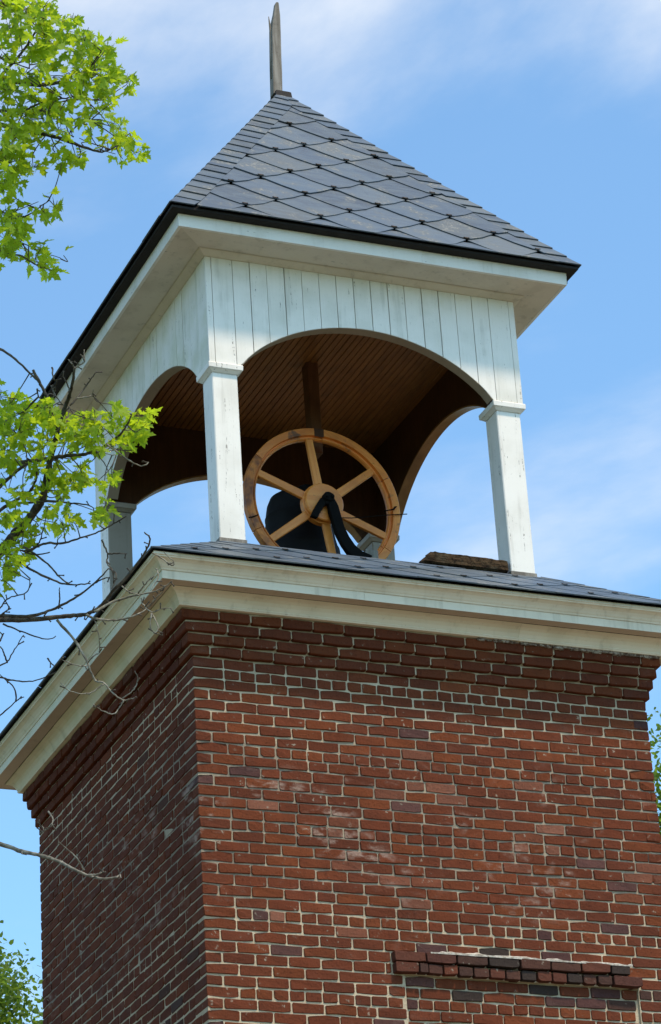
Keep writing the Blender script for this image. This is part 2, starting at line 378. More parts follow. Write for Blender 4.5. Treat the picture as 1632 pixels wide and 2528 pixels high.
def course(face, L, z, start, kind, zi, out=0.0, lo=None, hi=None, c0=None):
    """lay one course along a face; start = length hidden by the corner brick of the other face"""
    unit = .2074 if face in 'fb' else .2117
    s = start; first = True
    while s < L - .02:
        ln = (unit if kind == 'S' else unit/2) - JT
        if kind == 'S' and random.random() < .035: ln = unit*.62 - JT
        if first and c0: ln = c0
        first = False
        ln = min(ln + random.uniform(-.004, .004), L - s)
        if L - s - ln < .045: ln = L - s
        if ln < .012: break
        mid = s + ln/2
        BR.append(dict(face=face, s=mid, z=z, ln=ln, out=out, zi=zi, kind=kind, dp=2.05 if (face in 'fb' and (s == 0 or s+ln > L-.01) and (kind == 'H' or (zi % 2 == 1))) else 1.0))
        s += ln + JT
HEADS = {1, 8, 15, 23, 30, 37, 44, 51, 58, 65, 72, 79, 86, 93, 100, 107, 114, 121}
NC = int(GZ/CH)
for i in range(NC):
    z = -CH*(i+.5)
    for face, L in (('f', 2*HX), ('l', 2*HY), ('b', 2*HX), ('r', 2*HY)):
        isf = face in 'fb'; p = i % 2; h = i in HEADS
        # front owns the corners; side courses start after the front's corner brick
        if h: course(face, L, z, 0 if isf else .2115, 'H', i, c0=(.20 if isf else None))
        elif isf: course(face, L, z, 0, 'S', i, c0=(.0975 if p else None))
        else: course(face, L, z, .1085 if p == 0 else .2115, 'S', i)
STEP = .0222
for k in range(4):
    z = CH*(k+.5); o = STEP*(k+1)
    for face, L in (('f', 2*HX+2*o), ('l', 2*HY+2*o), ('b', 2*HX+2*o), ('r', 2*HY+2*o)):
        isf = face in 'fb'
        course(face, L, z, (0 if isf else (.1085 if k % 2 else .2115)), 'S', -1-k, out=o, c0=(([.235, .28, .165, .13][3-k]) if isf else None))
def bpos(b):
    """front centre point and rotation about z"""
    o = b['out']; s = b['s']; pr = b.get('pr', -.0016 if b['face'] == 'l' else 0)
    if b['face'] == 'f': return (-HX-o+s, -HY-o-pr, b['z']), 0
    if b['face'] == 'l': return (-HX-o-pr, -HY-o+s, b['z']), -math.pi/2
    if b['face'] == 'b': return (HX+o-s, HY+o+pr, b['z']), math.pi
    return (HX+o+pr, HY+o-s, b['z']), math.pi/2
# bricked-up window with a projecting hood, lower right of the front
X0, X1 = HOODX = (-.365, 1.305)
def zc(i): return -CH*(i+.5)
HOOD_T = 26                                 # course index of the hood's upper row
nb = []
for b in BR:
    if b['face'] == 'f' and b['zi'] in (HOOD_T, HOOD_T+1):
        a0, a1 = b['s']-HX-b['ln']/2, b['s']-HX+b['ln']/2
        if a0 > X0-.03: continue
        if a1 > X0-.008: b['ln'] = X0-.008-a0; b['s'] = (a0+X0-.008)/2+HX
    nb.append(b)
BR = nb
for row in (0, 1):
    s = X0 + HX + (0 if row == 0 else .003)
    e = X1 + HX if row == 1 else X1 - .10 + HX
    k = 0
    while s < e - .03:
        if row == 0: ln = .196
        else: ln = .145 if k == 0 else (.05 if k == 1 else (.19 if e - s < .30 else .095))
        ln = min(ln + random.uniform(-.006, .006), e - s)
        BR.append(dict(face='f', s=s+ln/2, z=zc(HOOD_T+row), ln=ln, out=0, pr=.048 if (row == 0 or k < 2 or e-s < .3) else .034, zi=HOOD_T+row, kind='S' if ln > .13 else 'H', hood=True, k=k))
        s += ln + JT; k += 1
    if row == 0:
        while s < 2*HX - .02:
            ln = min(.196, 2*HX - s); BR.append(dict(face='f', s=s+ln/2, z=zc(HOOD_T), ln=ln, out=0, zi=HOOD_T, kind='S')); s += ln + JT
    else:
        s += .0
        while s < 2*HX - .02:
            ln = min(.196, 2*HX - s)
            if ln > .02: BR.append(dict(face='f', s=s+ln/2, z=zc(HOOD_T+1), ln=ln, out=0, zi=HOOD_T+1, kind='S')); 
            s += ln + JT
WX0, WX1 = X0 + .080, X1 - .03              # jambs of the blind window
nb = []
for b in BR:
    if b['face'] == 'f' and HOOD_T+2 <= b['zi'] <= HOOD_T+22:
        a0, a1 = b['s']-HX-b['ln']/2, b['s']-HX+b['ln']/2
        cuts = [a0] + [c for c in (WX0, WX1) if a0+.0 < c < a1] + [a1]
        for u0, u1 in zip(cuts[:-1], cuts[1:]):
            u0b = u0 + (.006 if u0 in (WX0, WX1) else 0); u1b = u1 - (.006 if u1 in (WX0, WX1) else 0)
            if u1b - u0b < .02: continue
            d = dict(b); d['s'] = (u0b+u1b)/2+HX; d['ln'] = u1b-u0b
            if u0 >= WX0-1e-6 and u1 <= WX1+1e-6: d['pr'] = -.014
            nb.append(d)
    else: nb.append(b)
BR = nb
for b in BR:
    p, rz = bpos(b); x = p[0] if b['face'] in 'fb' else p[1]
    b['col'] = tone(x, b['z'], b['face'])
    if b.get('hood'): b['col'] = random.choice([(.105, .034, .022), (.088, .032, .024), (.125, .036, .021)])
    if b.get('hood') and random.random() < .42 and not (b['k'] == 0): b['col'] = random.choice(SOOT)
    if b['face'] == 'f' and b['zi'] in (HOOD_T-1, HOOD_T+2, HOOD_T+3) and X0-.1 < x < X1+.3 and random.random() < .25: b['col'] = random.choice(SOOT + DARKT)
    if b['face'] == 'l' and -1.15 < p[1] < -.75 and -2.55 < b['z'] < -1.95 and random.random() < .6: b['col'] = random.choice(SOOT)
    if b['out'] > 0: b['col'] = tuple(c*.86 for c in b['col'])  # corbel courses darkened: the cornice's shade is put into the brick colour
    jk = .35 if b['out'] > 0 else 1
    b['j'] = tuple(jk*q for q in (random.uniform(-.0025, .0025), random.uniform(-.002, .002), random.uniform(-.0035, .0035)))
    b['var'] = random.randrange(63)
# the 300 nearest bricks in view on the front are objects of their own
def proj(p):
    d = Vector(p) - CAM; zz = d.dot(FWD); return PPX + FPX*d.dot(RGT)/zz, PPY - FPX*d.dot(UPV)/zz, zz
cand = []
for i, b in enumerate(BR):
    if b['face'] == 'f':
        p, rz = bpos(b); u, v, dz = proj((p[0], p[1], p[2]+GZ))
        if 0 < u < IW and 0 < v < IH: cand.append((-b['ln']/dz, i))
cand.sort(); single = set(i for _, i in cand[:300])
NT, NB = -CH*(HOOD_T+2)+.002, -CH*(HOOD_T+23)
bm = bmesh.new(); q = .0068
for bx_ in ((-HX+.0054, HX-q, -HY+.024, HY-q, -GZ, -.0005), (-HX+.0056, WX0, -HY+q, -HY+.03, -GZ, -.0005), (WX1, HX-q, -HY+q, -HY+.03, -GZ, -.0005), (WX0-.001, WX1+.001, -HY+q, -HY+.03, NT, -.0005), (WX0-.001, WX1+.001, -HY+q, -HY+.03, -GZ, NB)): bm.from_mesh(box_me('b', *bx_))
mew = bpy.data.meshes.new('brick_wall'); bm.to_mesh(mew); bm.free()
wall = link('brick_wall', mew, MAT['mortar'], tower)
cor = []
for k in range(4):
    o = STEP*(k+1)-.0085; z0 = CH*k + (.002 if k else .001); z1 = CH*(k+1)
    cor.append(box_me('c', -HX-o, HX+o, -HY-o, HY+o, z0+.014, z1+.0004)); o -= .024; cor.append(box_me('c', -HX-o, HX+o, -HY-o, HY+o, z0+.0005, z0+.015))
bm = bmesh.new()
for me in cor: bm.from_mesh(me)
mec = bpy.data.meshes.new('corbel_bedding'); bm.to_mesh(mec); bm.free()
link('corbel_bedding', mec, MAT['mortar'], tower)
acc_v = []; acc_f = []; acc_c = []; base = 0
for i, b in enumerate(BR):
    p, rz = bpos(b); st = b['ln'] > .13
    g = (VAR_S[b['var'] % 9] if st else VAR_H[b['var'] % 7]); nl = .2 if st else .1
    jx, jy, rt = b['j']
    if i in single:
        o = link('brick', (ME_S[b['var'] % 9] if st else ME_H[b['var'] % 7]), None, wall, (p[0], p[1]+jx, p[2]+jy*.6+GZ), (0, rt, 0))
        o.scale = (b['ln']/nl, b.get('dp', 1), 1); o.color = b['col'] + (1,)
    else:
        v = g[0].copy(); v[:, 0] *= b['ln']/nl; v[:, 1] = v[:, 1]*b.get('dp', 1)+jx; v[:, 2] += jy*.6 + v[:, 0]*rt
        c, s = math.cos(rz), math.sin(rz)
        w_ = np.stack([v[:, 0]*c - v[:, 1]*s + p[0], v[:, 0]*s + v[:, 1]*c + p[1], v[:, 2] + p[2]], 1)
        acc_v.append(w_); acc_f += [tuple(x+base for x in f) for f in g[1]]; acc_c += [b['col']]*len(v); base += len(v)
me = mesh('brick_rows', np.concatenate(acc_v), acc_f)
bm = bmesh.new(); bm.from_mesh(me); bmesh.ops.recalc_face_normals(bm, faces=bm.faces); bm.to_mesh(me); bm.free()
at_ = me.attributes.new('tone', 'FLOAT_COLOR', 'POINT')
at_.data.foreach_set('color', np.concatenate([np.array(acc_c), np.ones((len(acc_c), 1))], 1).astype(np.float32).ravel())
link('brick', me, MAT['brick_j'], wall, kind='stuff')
# lime wash ridge on top of the hood
vs = []; fs = []; nseg = 46; zt = zc(HOOD_T)+BH/2
for i in range(nseg+1):
    x = X0 + .235 + (X1 - .08 - X0 - .235)*i/nseg; t = .5+.5*mnoise.noise(Vector((x*9, 2, 0))); t2 = mnoise.noise(Vector((x*23, 5, 0)))
    h = (.010 + .024*t + .010*t2)*(.35 if mnoise.noise(Vector((x*5.5, 9, 0))) < -.18 else 1); y0 = -HY-.050-.003*t2
    vs += [(x, -HY+.004, zt-.004), (x, -HY-.004, zt+h), (x, (-HY+y0)/2, zt+h*.75), (x, y0, zt+h*.25), (x, y0+.001, zt-.004-.005*t)]
    if i:
        a = (i-1)*5
        for k in range(4): fs.append((a+k, a+k+1, a+k+6, a+k+5))
link('lime_ridge', fixn(mesh('lime_ridge', vs, fs)), MAT['lime'], tower)
# crumbling mortar under the cornice at the right
vs = []; fs = []
rr = random.Random(5)
for i in range(210):
    x = rr.uniform(.35, 1.62); o = STEP*4; sz = rr.uniform(.006, .02)*(1.25 if x > .9 else .9); c = Vector((x, -HY-o-.002+rr.uniform(-.004, .004), 4*CH+rr.uniform(-.010, .018)))
    b0 = len(vs)
    for sx in (-1, 1):
        for sy in (-1, 1):
            for sz_ in (-1, 1): vs.append(c + Vector((sx*sz*rr.uniform(.6, 1.8), sy*.012*rr.uniform(.5, 1.1), sz_*sz*.5*rr.uniform(.6, 1.2))))
    for q in ((0,1,3,2),(4,6,7,5),(0,4,5,1),(2,3,7,6),(0,2,6,4),(1,5,7,3)): fs.append(tuple(b0+k for k in q))
link('crumbling_mortar', fixn(mesh('crumbling_mortar', vs, fs)), MAT['crumb'], tower, kind='stuff')

# ---- swept trim: one mitred length per side
def side_sweep(name, prof, hx, hy, cx, cy, side, close=True):
    """prof = [(out, z)], side 0 front 1 left 2 back 3 right"""
    vs = []
    for o, z in prof:
        a, b = hx+o, hy+o
        e = [((-a, -b), (a, -b)), ((-a, b), (-a, -b)), ((a, b), (-a, b)), ((a, -b), (a, b))][side]
        for p in e: vs.append((cx+p[0], cy+p[1], z))
    n = len(prof); fs = [(2*i, 2*i+1, 2*((i+1) % n)+1, 2*((i+1) % n)) for i in range(n if close else n-1)]
    if close: fs += [tuple(2*i for i in range(n)), tuple(2*i+1 for i in range(n-1, -1, -1))]
    return fixn(mesh(name, vs, fs))
def trim(name, prof, mats, hx, hy, cx, cy, parent, cut=None):
    for s in range(4):
        me = side_sweep(name, prof, hx, hy, cx, cy, s)
        if cut is None: link(name, me, mats[s % 2], parent); continue
        ax = 0 if s in (0, 2) else 1; c = (cx, cy)[ax] + cut                # two lengths butted end to end
        for k in (0, 1):
            v = [list(x.co) for x in me.vertices]; mid = (min(p[ax] for p in v)+max(p[ax] for p in v))/2
            for p in v:
                if (p[ax] > mid) == (k == 0): p[ax] = c + (-.0008 if k == 0 else .0008)
                if k: p[2] -= .0006; p[1-ax] += .0008*(1 if s in (0, 1) else -1)
            link(name, fixn(mesh(name, v, [tuple(f.vertices) for f in me.polygons])), mats[s % 2], parent)
cr = (MAT['cream_x'], MAT['cream_y'])
ogee = lambda pts: pts
trim('bed_moulding', [(.02, .279), (.112, .279), (.116, .287), (.119, .291), (.116, .296), (.120, .304), (.128, .320), (.142, .340), (.160, .354), (.182, .363), (.186, .3685), (.02, .3685)], cr, HX, HY, 0, 0, tower, .62)
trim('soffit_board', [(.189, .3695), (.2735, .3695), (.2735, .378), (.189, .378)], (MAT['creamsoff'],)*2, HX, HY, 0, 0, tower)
trim('fascia_board', [(.276, .3655), (.276, .419), (.19, .419), (.19, .38), (.274, .38), (.274, .3655)], cr, HX, HY, 0, 0, tower, -.50)
trim('crown_moulding', [(.19, .4205), (.281, .4205), (.284, .426), (.286, .431), (.292, .437), (.300, .449), (.314, .464), (.330, .474), (.343, .479), (.345, .486), (.351, .489), (.351, .506), (.19, .506)], cr, HX, HY, 0, 0, tower, -.72)

# ---- slate laying
def slate_region(name, parent, P0, U, V, poly_full, hips, length, x_off, s_off, individuals, hipw, stuff, LF=.018, HB=.010, g=.0065):
    """P0 origin at the middle of the eave, U along the eave, V up the slope; poly_full = (half eave, half top)"""
    he, ht = poly_full; Nn = U.cross(V).normalized()
    k = (he-ht)/length                       # hips run in by k per metre of slope
    def P(x, s, h): return P0 + U*x + V*s + Nn*h
    sy = math.sqrt(1+k*k)
    inner = [(1, k, he-hipw), (-1, k, he-hipw), (0, 1, length), (0, -1, .012)]
    W2, H2 = .27, .197
    def emit(kind, poly, lift, cmid):
        n = len(poly); smin = min(p[1] for p in poly); smax = max(p[1] for p in poly)
        jt = random.uniform(-.0015, .0015)
        top = []; bot = []
        for x, s in poly:
            h = lift*(1-(s-smin)/max(.05, smax-smin)) + HB + jt
            top.append(P(x, s, h)); bot.append(P(x, s, max(h-.008, .0008)))
        vs = top+bot; fs = [tuple(range(n)), tuple(range(2*n-1, n-1, -1))]+[(i, (i+1) % n, n+(i+1) % n, n+i) for i in range(n)]
        col = random.choice([(.048, .078, .112), (.061, .091, .121), (.039, .066, .098), (.074, .096, .112), (.051, .086, .123)])
        kk = random.uniform(.80, 1.22); col = tuple(c*kk for c in col)
        if individuals:
            me = fixn(mesh(kind, [v-cmid for v in vs], fs)); o = link(kind, me, MAT['slate'], parent, cmid+Vector((0, 0, GZ))); o.color = col+(1,)
        else:
            b0 = len(stuff[0]); stuff[0].extend(vs); stuff[1].extend([tuple(b0+q for q in f) for f in fs]); stuff[2].extend([col]*len(vs))
    clips = []
    rows = int(length/H2)+3
    for r in range(-1, rows):
        s0 = s_off + r*H2                     # lower tip of this row
        for c in range(-5, 6):
            x0 = x_off + c*2*W2 + (W2 if r % 2 else 0)
            t = .040; b_ = .012      # truncated tip, joint, belly of the lower sides
            def jit(): return random.uniform(-.005, .005)
            x_sh, s_sh = random.uniform(-.003, .003), random.uniform(-.004, .003)
            poly = [(x0+t, s0+.018), (x0+W2*.55, s0+H2*.50-b_*.6+jit()), (x0+W2-g, s0+H2+jit()), (x0+W2*.5, s0+H2*1.5-g*1.5), (x0+t, s0+2*H2-.02), (x0-t, s0+2*H2-.02), (x0-W2*.5, s0+H2*1.5-g*1.5), (x0-W2+g, s0+H2+jit()), (x0-W2*.55, s0+H2*.50-b_*.6+jit()), (x0-t, s0+.018)]
            poly = [(p[0]+x_sh, p[1]+s_sh+(p[0]-x0)*x_sh*2) for p in poly]
            pc = clip_poly(poly, inner)
            if not pc or area2(pc) < .004: continue
            mx_ = sum(p[0] for p in pc)/len(pc); ms = sum(p[1] for p in pc)/len(pc)
            emit('slate', pc, LF, P(mx_, ms, 0))
            if s0 > .0 and abs(x0) < he-hipw-k*s0-.02: clips.append(P(x0, s0+.022, LF+HB+.003))
    # hip slates: rows of short plates along both hips
    hn = int(length/.113); hl = length/hn
    for sgn in (-1, 1):
        for i in range(hn):
            a, b = i*hl+.003, (i+1)*hl+.012
            sk = .030 if sgn < 0 else .006
            xo = lambda s: he-k*s+.010; xi = lambda s: he-k*s-hipw+random.uniform(-.002, .004)
            poly = [(xo(a), a), (xo(b), b), (max(xi(b-sk), -.01), b-sk), (max(xi(a-sk), -.01), max(a-sk, .0))]
            poly = [(sgn*x, s) for x, s in poly]
            if sgn > 0: poly.reverse()
            emit('hip_slate', poly, LF*.72, P(sgn*(he-k*a-hipw/2), a, 0))
    return clips, (U, V, Nn)
def frame4(hx, hy, cx, cy, z0, hx1, hy1, z1):
    out = []
    for s in range(4):
        h, d, d1, h1 = (hx, hy, hy1, hx1) if s in (0, 2) else (hy, hx, hx1, hy1)
        nrm = [Vector((0, -1, 0)), Vector((-1, 0, 0)), Vector((0, 1, 0)), Vector((1, 0, 0))][s]
        U = [Vector((1, 0, 0)), Vector((0, -1, 0)), Vector((-1, 0, 0)), Vector((0, 1, 0))][s]
        c = Vector((cx, cy, 0)); P0 = c + nrm*d; P0.z = z0; P1 = c + nrm*d1; P1.z = z1
        V = (P1-P0); ln = V.length; out.append((P0, U, V/ln, h, h1, ln))
    return out
clip_me = fixn(mesh('slate_clip', [(x*.80, y*.50, z*.22) for x, y, z in [(-.026,-.010,0),(.026,-.010,0),(.026,.006,.006),(-.026,.006,.006),(-.026,-.010,-.012),(.026,-.010,-.012),(.026,.006,-.004),(-.026,.006,-.004),(-.026,-.004,.012),(-.014,-.004,.012),(-.014,.004,.008),(-.026,.004,.008),(.014,-.004,.012),(.026,-.004,.012),(.026,.004,.008),(.014,.004,.008)]],
    [(0,1,2,3),(4,7,6,5),(0,4,5,1),(2,6,7,3),(1,5,6,2),(0,3,7,4),(8,9,10,11),(12,13,14,15),(0,8,11,3),(1,2,14,13)]))
clip_me.materials.append(MAT['clip'])
def roof(name, root, hx, hy, cx, cy, z0, hx1, hy1, z1, x_off, s_off, hipw, **kw):
    deck_v = []
    for a, b, z in ((hx-.012, hy-.012, z0-.002), (hx1, hy1, z1-.002)):
        deck_v += [(cx-a, cy-b, z), (cx+a, cy-b, z), (cx+a, cy+b, z), (cx-a, cy+b, z)]
    deck = link(name, fixn(mesh(name, deck_v, [(0,1,5,4),(1,2,6,5),(2,3,7,6),(3,0,4,7),(4,5,6,7),(3,2,1,0)])), MAT['felt'], root)
    stuff = ([], [], [])
    for s, (P0, U, V, h, h1, ln) in enumerate(frame4(hx, hy, cx, cy, z0, hx1, hy1, z1)):
        clips, (U_, V_, N_) = slate_region(name, deck, P0, U, V, (h, h1), None, ln, x_off, s_off, s == 0, hipw, stuff, **kw)
        if s == 0:
            rot = Matrix((U_, V_, N_)).transposed().to_euler()
            for c in clips: link('slate_clip', clip_me, None, deck, c+Vector((0, 0, GZ)), rot)
    me = fixn(mesh('slate_rows', stuff[0], stuff[1])); a_ = me.attributes.new('tone', 'FLOAT_COLOR', 'POINT')
    a_.data.foreach_set('color', np.concatenate([np.array(stuff[2]), np.ones((len(stuff[2]), 1))], 1).astype(np.float32).ravel())
    link('slate', me, MAT['slate_j'], deck, kind='stuff')
    return deck
skirt = roof('skirt_roof', tower, HX+.372, HY+.372, 0, 0, .508, 1.115, 1.155, 1.003, -.245, -.045, .17, LF=.006, HB=.0085, g=.011)

# ---- belfry
# king post and finial
def on_y(u, v, y):
    d = FWD + RGT*((u-PPX)/FPX) - UPV*((v-PPY)/FPX); t = (y-CAM.y)/d.y; p = CAM + d*t; p.z -= GZ; return p
def posts():
    pw = .178; pi = .0218; bx, by = BX-pi, BY-pi
    for sx in (-1, 1):
        for sy in (-1, 1):
            x = CX+sx*(bx-pw/2); y = CY+sy*(by-pw/2); h = pw/2
            me = box_me('post', -h, h, -h, h, .93, 2.222, .006)
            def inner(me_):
                me_.materials.append(MAT['post']); me_.materials.append(MAT['shaded_paint'])
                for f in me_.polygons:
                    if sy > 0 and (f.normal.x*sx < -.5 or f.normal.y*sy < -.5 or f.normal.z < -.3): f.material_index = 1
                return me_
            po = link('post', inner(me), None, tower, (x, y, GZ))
            prof = [(h+.003, 2.223), (h+.022, 2.240), (h+.031, 2.244), (h+.033, 2.279), (h+.026, 2.286), (h-.01, 2.288)]
            vs = []; fs = []
            for o, z in prof: vs += [(-o,-o,z),(o,-o,z),(o,o,z),(-o,o,z)]
            for i in range(len(prof)-1):
                for k in range(4): a = i*4; fs.append((a+k, a+(k+1) % 4, a+4+(k+1) % 4, a+4+k))
            fs.append((3,2,1,0)); e = (len(prof)-1)*4; fs.append((e,e+1,e+2,e+3))
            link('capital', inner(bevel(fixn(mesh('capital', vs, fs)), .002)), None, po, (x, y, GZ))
            me = box_me('base_flashing', -h-.006, h+.006, -h-.006, h+.006, .97, 1.022)
            link('base_flashing', me, MAT['grey'], po, (x, y, GZ))
posts()
# arch outline: height of the opening's edge at distance t from the middle
AW, AR, AZ = .908, .405, 2.290
def arch_z(t):
    t = abs(t)
    if t >= AW: return AZ
    Rr = (AW*AW+AR*AR)/(2*AR); c = AZ+AR-Rr+math.sqrt(Rr*Rr-t*t); e = AZ+AR*math.sqrt(1-(t/AW)**2)
    return .80*c+.20*e
ZT = 3.083
seams_f = [-1.1398, -1.095, -.945, -.822, -.700, -.572, -.446, -.320, -.195, -.068, .057, .184, .309, .437, .564, .690, .815, .940, 1.095, 1.1398]
def panel(side):
    half = BX if side in (0, 2) else BY; dist = BY if side in (0, 2) else BX
    nrm = [Vector((0, -1, 0)), Vector((-1, 0, 0)), Vector((0, 1, 0)), Vector((1, 0, 0))][side]
    U = [Vector((1, 0, 0)), Vector((0, 1, 0)), Vector((1, 0, 0)), Vector((0, 1, 0))][side]
    C0 = Vector((CX, CY, 0))
    if side in (0, 2): sm = [s for s in seams_f]
    else: sm = [-half+.020, -half+.17, -half+.21] + [-half+.21+(2*half-.42)*i/15 for i in range(1, 15)] + [half-.21, half-.17, half-.020]
    aw = AW if side in (0, 2) else AW+.04
    def az(t): return arch_z(t*AW/aw)
    F = lambda p, d: C0 + U*p[0] + nrm*(dist-d) + Vector((0, 0, p[1]))
    inner = link('inner_panel', None or arch_plate('inner_panel', half-.022, az, F, .022, .085, aw), MAT['stain'], tower)
    bmat = MAT['boards'] if side in (0, 2) else MAT['boards_left']
    for a, b in zip(sm[:-1], sm[1:]):
        g = .0016+.0022*random.random()**2 if (b-a) > .06 else .0012
        a2, b2 = a+g, b-.0016-.0016*random.random()**2; n = 5
        bot = [(a2+(b2-a2)*i/n, az(a2+(b2-a2)*i/n)) for i in range(n+1)]
        j = random.uniform(0, .0036)
        poly = bot+[(b2, ZT), (a2, ZT)]
        link('board', bevel(prism_me('board', poly, j, .021, F), .0012), bmat, inner)
    # soffit band lining the arch
    vs = []; fs = []; n = 40
    for i in range(n+1):
        t = -aw+.001 + 2*(aw-.001)*i/n; z = az(t)
        for d, dz in ((.004, .0), (.083, .0), (.083, .012), (.004, .012)): vs.append(F((t, z-.003+dz), d))
        if i:
            a = (i-1)*4
            for k in range(4): fs.append((a+k, a+(k+1) % 4, a+4+(k+1) % 4, a+4+k))
    fs += [(0,1,2,3), tuple(4*n+k for k in (3,2,1,0))]
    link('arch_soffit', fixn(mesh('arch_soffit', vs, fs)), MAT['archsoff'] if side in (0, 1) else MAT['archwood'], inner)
def arch_plate(name, half, az, F, d0, d1, aw):
    n = 36; ts = [-half] + [-aw+2*aw*i/n for i in range(n+1)] + [half]
    vs = []; fs = []
    for t in ts:
        zb = az(t)+.009
        for d in (d0, d1): vs += [F((t, zb), d), F((t, ZT+.02), d)]
    for i in range(len(ts)-1):
        a = i*4; b = a+4
        fs += [(a, b, b+1, a+1), (a+2, a+3, b+3, b+2), (a, a+2, b+2, b), (a+1, b+1, b+3, a+3)]
    e = (len(ts)-1)*4; fs += [(0, 1, 3, 2), (e, e+2, e+3, e+1)]
    return fixn(mesh(name, vs, fs))
for s in range(4): panel(s)
# corner strips
for sx in (-1, 1):
    for sy in (-1, 1):
        x, y = CX+sx*(BX-.009), CY+sy*(BY-.009)
# stained ceiling of narrow boards
ceil = link('ceiling', box_me('ceiling', CX-1.05, CX+1.05, CY-1.11, CY+1.11, 3.034, 3.05), MAT['stain'], tower)
cb = box_me('ceiling_board', -.0210, .0210, -1.11, 1.11, -.008, .008, .004); cb.materials.append(MAT['ceil'])
nb_ = 46
for i in range(nb_): link('ceiling_board', cb, None, ceil, (CX-1.035+2.07*i/(nb_-1), CY, GZ+3.026+random.uniform(-.0012, .0012)))
p0, p1 = on_y(764.5, 898, -.11), on_y(772, 1075, -.11)
link('king_post', prism_me('king_post', [(-.043, 0), (.043, 0), (.038, -.72), (-.036, -.72)], -.05, .05, lambda p, t: Vector((.012+p[0], -.06+t, 3.02+p[1])), .004), MAT['brownpost'], tower)
# belfry eaves
wt = (MAT['trim_x'], MAT['trim_y'])
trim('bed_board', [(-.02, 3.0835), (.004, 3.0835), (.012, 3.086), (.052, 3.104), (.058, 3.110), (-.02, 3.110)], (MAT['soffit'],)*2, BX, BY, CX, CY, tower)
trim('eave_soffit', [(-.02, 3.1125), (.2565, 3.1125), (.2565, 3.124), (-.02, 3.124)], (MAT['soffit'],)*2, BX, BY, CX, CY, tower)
trim('eave_fascia', [(.2575, 3.110), (.279, 3.110), (.281, 3.2025), (.2575, 3.2025)], wt, BX, BY, CX, CY, tower, .33)
trim('roof_edge', [(.21, 3.204), (.3385, 3.204), (.344, 3.206), (.347, 3.221), (.21, 3.221)], (MAT['tar'],)*2, BX, BY, CX, CY, tower)
pyr = roof('pyramid_roof', tower, BX+.352, BY+.352, CX, CY, 3.2235, .022, .022, 5.315, -.131, -.062, .175, LF=.015, HB=.0085)
# flashing collar and split wooden finial
a0 = on_y(672.8, 236, 0); a1 = on_y(706, 236, 0)
col = [(.066, 5.262), (.060, 5.325), (.050, 5.335)]
vs = []; fs = []
for o, z in col: vs += [(CX-o, CY-o, z), (CX+o, CY-o, z), (CX+o, CY+o, z), (CX-o, CY+o, z)]
for i in range(2):
    for k in range(4): fs.append((i*4+k, i*4+(k+1) % 4, i*4+4+(k+1) % 4, i*4+4+k))
fs += [(8, 9, 10, 11)]
link('finial_flashing', fixn(mesh('finial_flashing', vs, fs)), MAT['tar'], tower)
def zpix(x, y): return on_y(640+x/7.956, y/7.956, CY-.04)
Lf = [(282, 1830), (268, 1300), (262, 900), (258, 560), (262, 470), (292, 250), (318, 70), (335, 38)]
Rt = [(460, 1830), (452, 1400), (440, 1150), (428, 700), (415, 300), (402, 200), (386, 55), (372, 36)]
vs = []; fs = []
for (lx, ly), (rx, ry) in zip(Lf, Rt):
    a = zpix(lx, ly); b = zpix(rx, ry); w_ = (b-a).length
    dp = .070 if ly > 400 else .035
    vs += [a, b, b+Vector((0, dp, 0)), a+Vector((.0, dp, 0))]
for i in range(len(Lf)-1):
    for k in range(4): a = i*4; fs.append((a+k, a+(k+1) % 4, a+4+(k+1) % 4, a+4+k))
fs += [(3,2,1,0), tuple((len(Lf)-1)*4+k for k in range(4))]
fin = link('finial', bevel(fixn(mesh('finial', vs, fs)), .003), MAT['grey'], tower)
sp = [(272, 1500), (262, 1000), (252, 620), (240, 480), (226, 370), (213, 283)]
link('splinter', tube_me('splinter', [zpix(x, y)+Vector((0, .03, 0)) for x, y in sp], [.010, .010, .009, .008, .006, .003], 5), MAT['grey'], fin)
link('deck', box_me('deck', CX-1.02, CX+1.02, CY-1.06, CY+1.06, .90, 1.000), MAT['felt'], tower)

# ================================================================== BELL AND WHEEL
HUB = Vector((-.068, -.30, 1.797))
bell = empty('church_bell', (HUB.x, .12, 1.1+GZ), 'black church bell turned by a varnished orange wooden wheel with six spokes', 'bell')
RO, RI = .574, .490
def rim_seg(a0, a1):
    prof = [(RI, .018), (RI, -.006), (RI+.007, -.016), (RI+.013, -.016), (RI+.017, -.008), (RI+.026, -.008), (RI+.030, -.030), (RO-.004, -.030), (RO, -.026), (RO, .030), (RI+.03, .030)]
    n = 12; vs = []; fs = []; m_ = len(prof)
    for i in range(n+1):
        a = a0+(a1-a0)*i/n
        for r, y in prof: vs.append((r*math.sin(a), y, r*math.cos(a)))
    for i in range(n):
        for k in range(m_): fs.append((i*m_+k, i*m_+(k+1) % m_, (i+1)*m_+(k+1) % m_, (i+1)*m_+k))
    fs += [tuple(range(m_)), tuple(n*m_+k for k in range(m_-1, -1, -1))]
    return fixn(mesh('rim_segment', vs, fs))
HW = HUB + Vector((0, 0, GZ))
seg_me = rim_seg(R(-29.75), R(29.75)); seg_me.materials.append(MAT['varnish'])
joints = [33, 93, 153, 213, 273, 333]       # clockwise from the top
MAT['worn'] = wood('worn_varnish', (.60, .16, .028), (.76, .24, .048), 'X', .5, .3, 1.0, (.21, .062, .026))
for nd in MAT['worn'].node_tree.nodes:                                   # most of the varnish gone on these two felloes
    if nd.type == 'MAP_RANGE' and abs(nd.inputs['From Max'].default_value-.66) < 1e-4: nd.inputs['From Min'].default_value = .42; nd.inputs['From Max'].default_value = .62
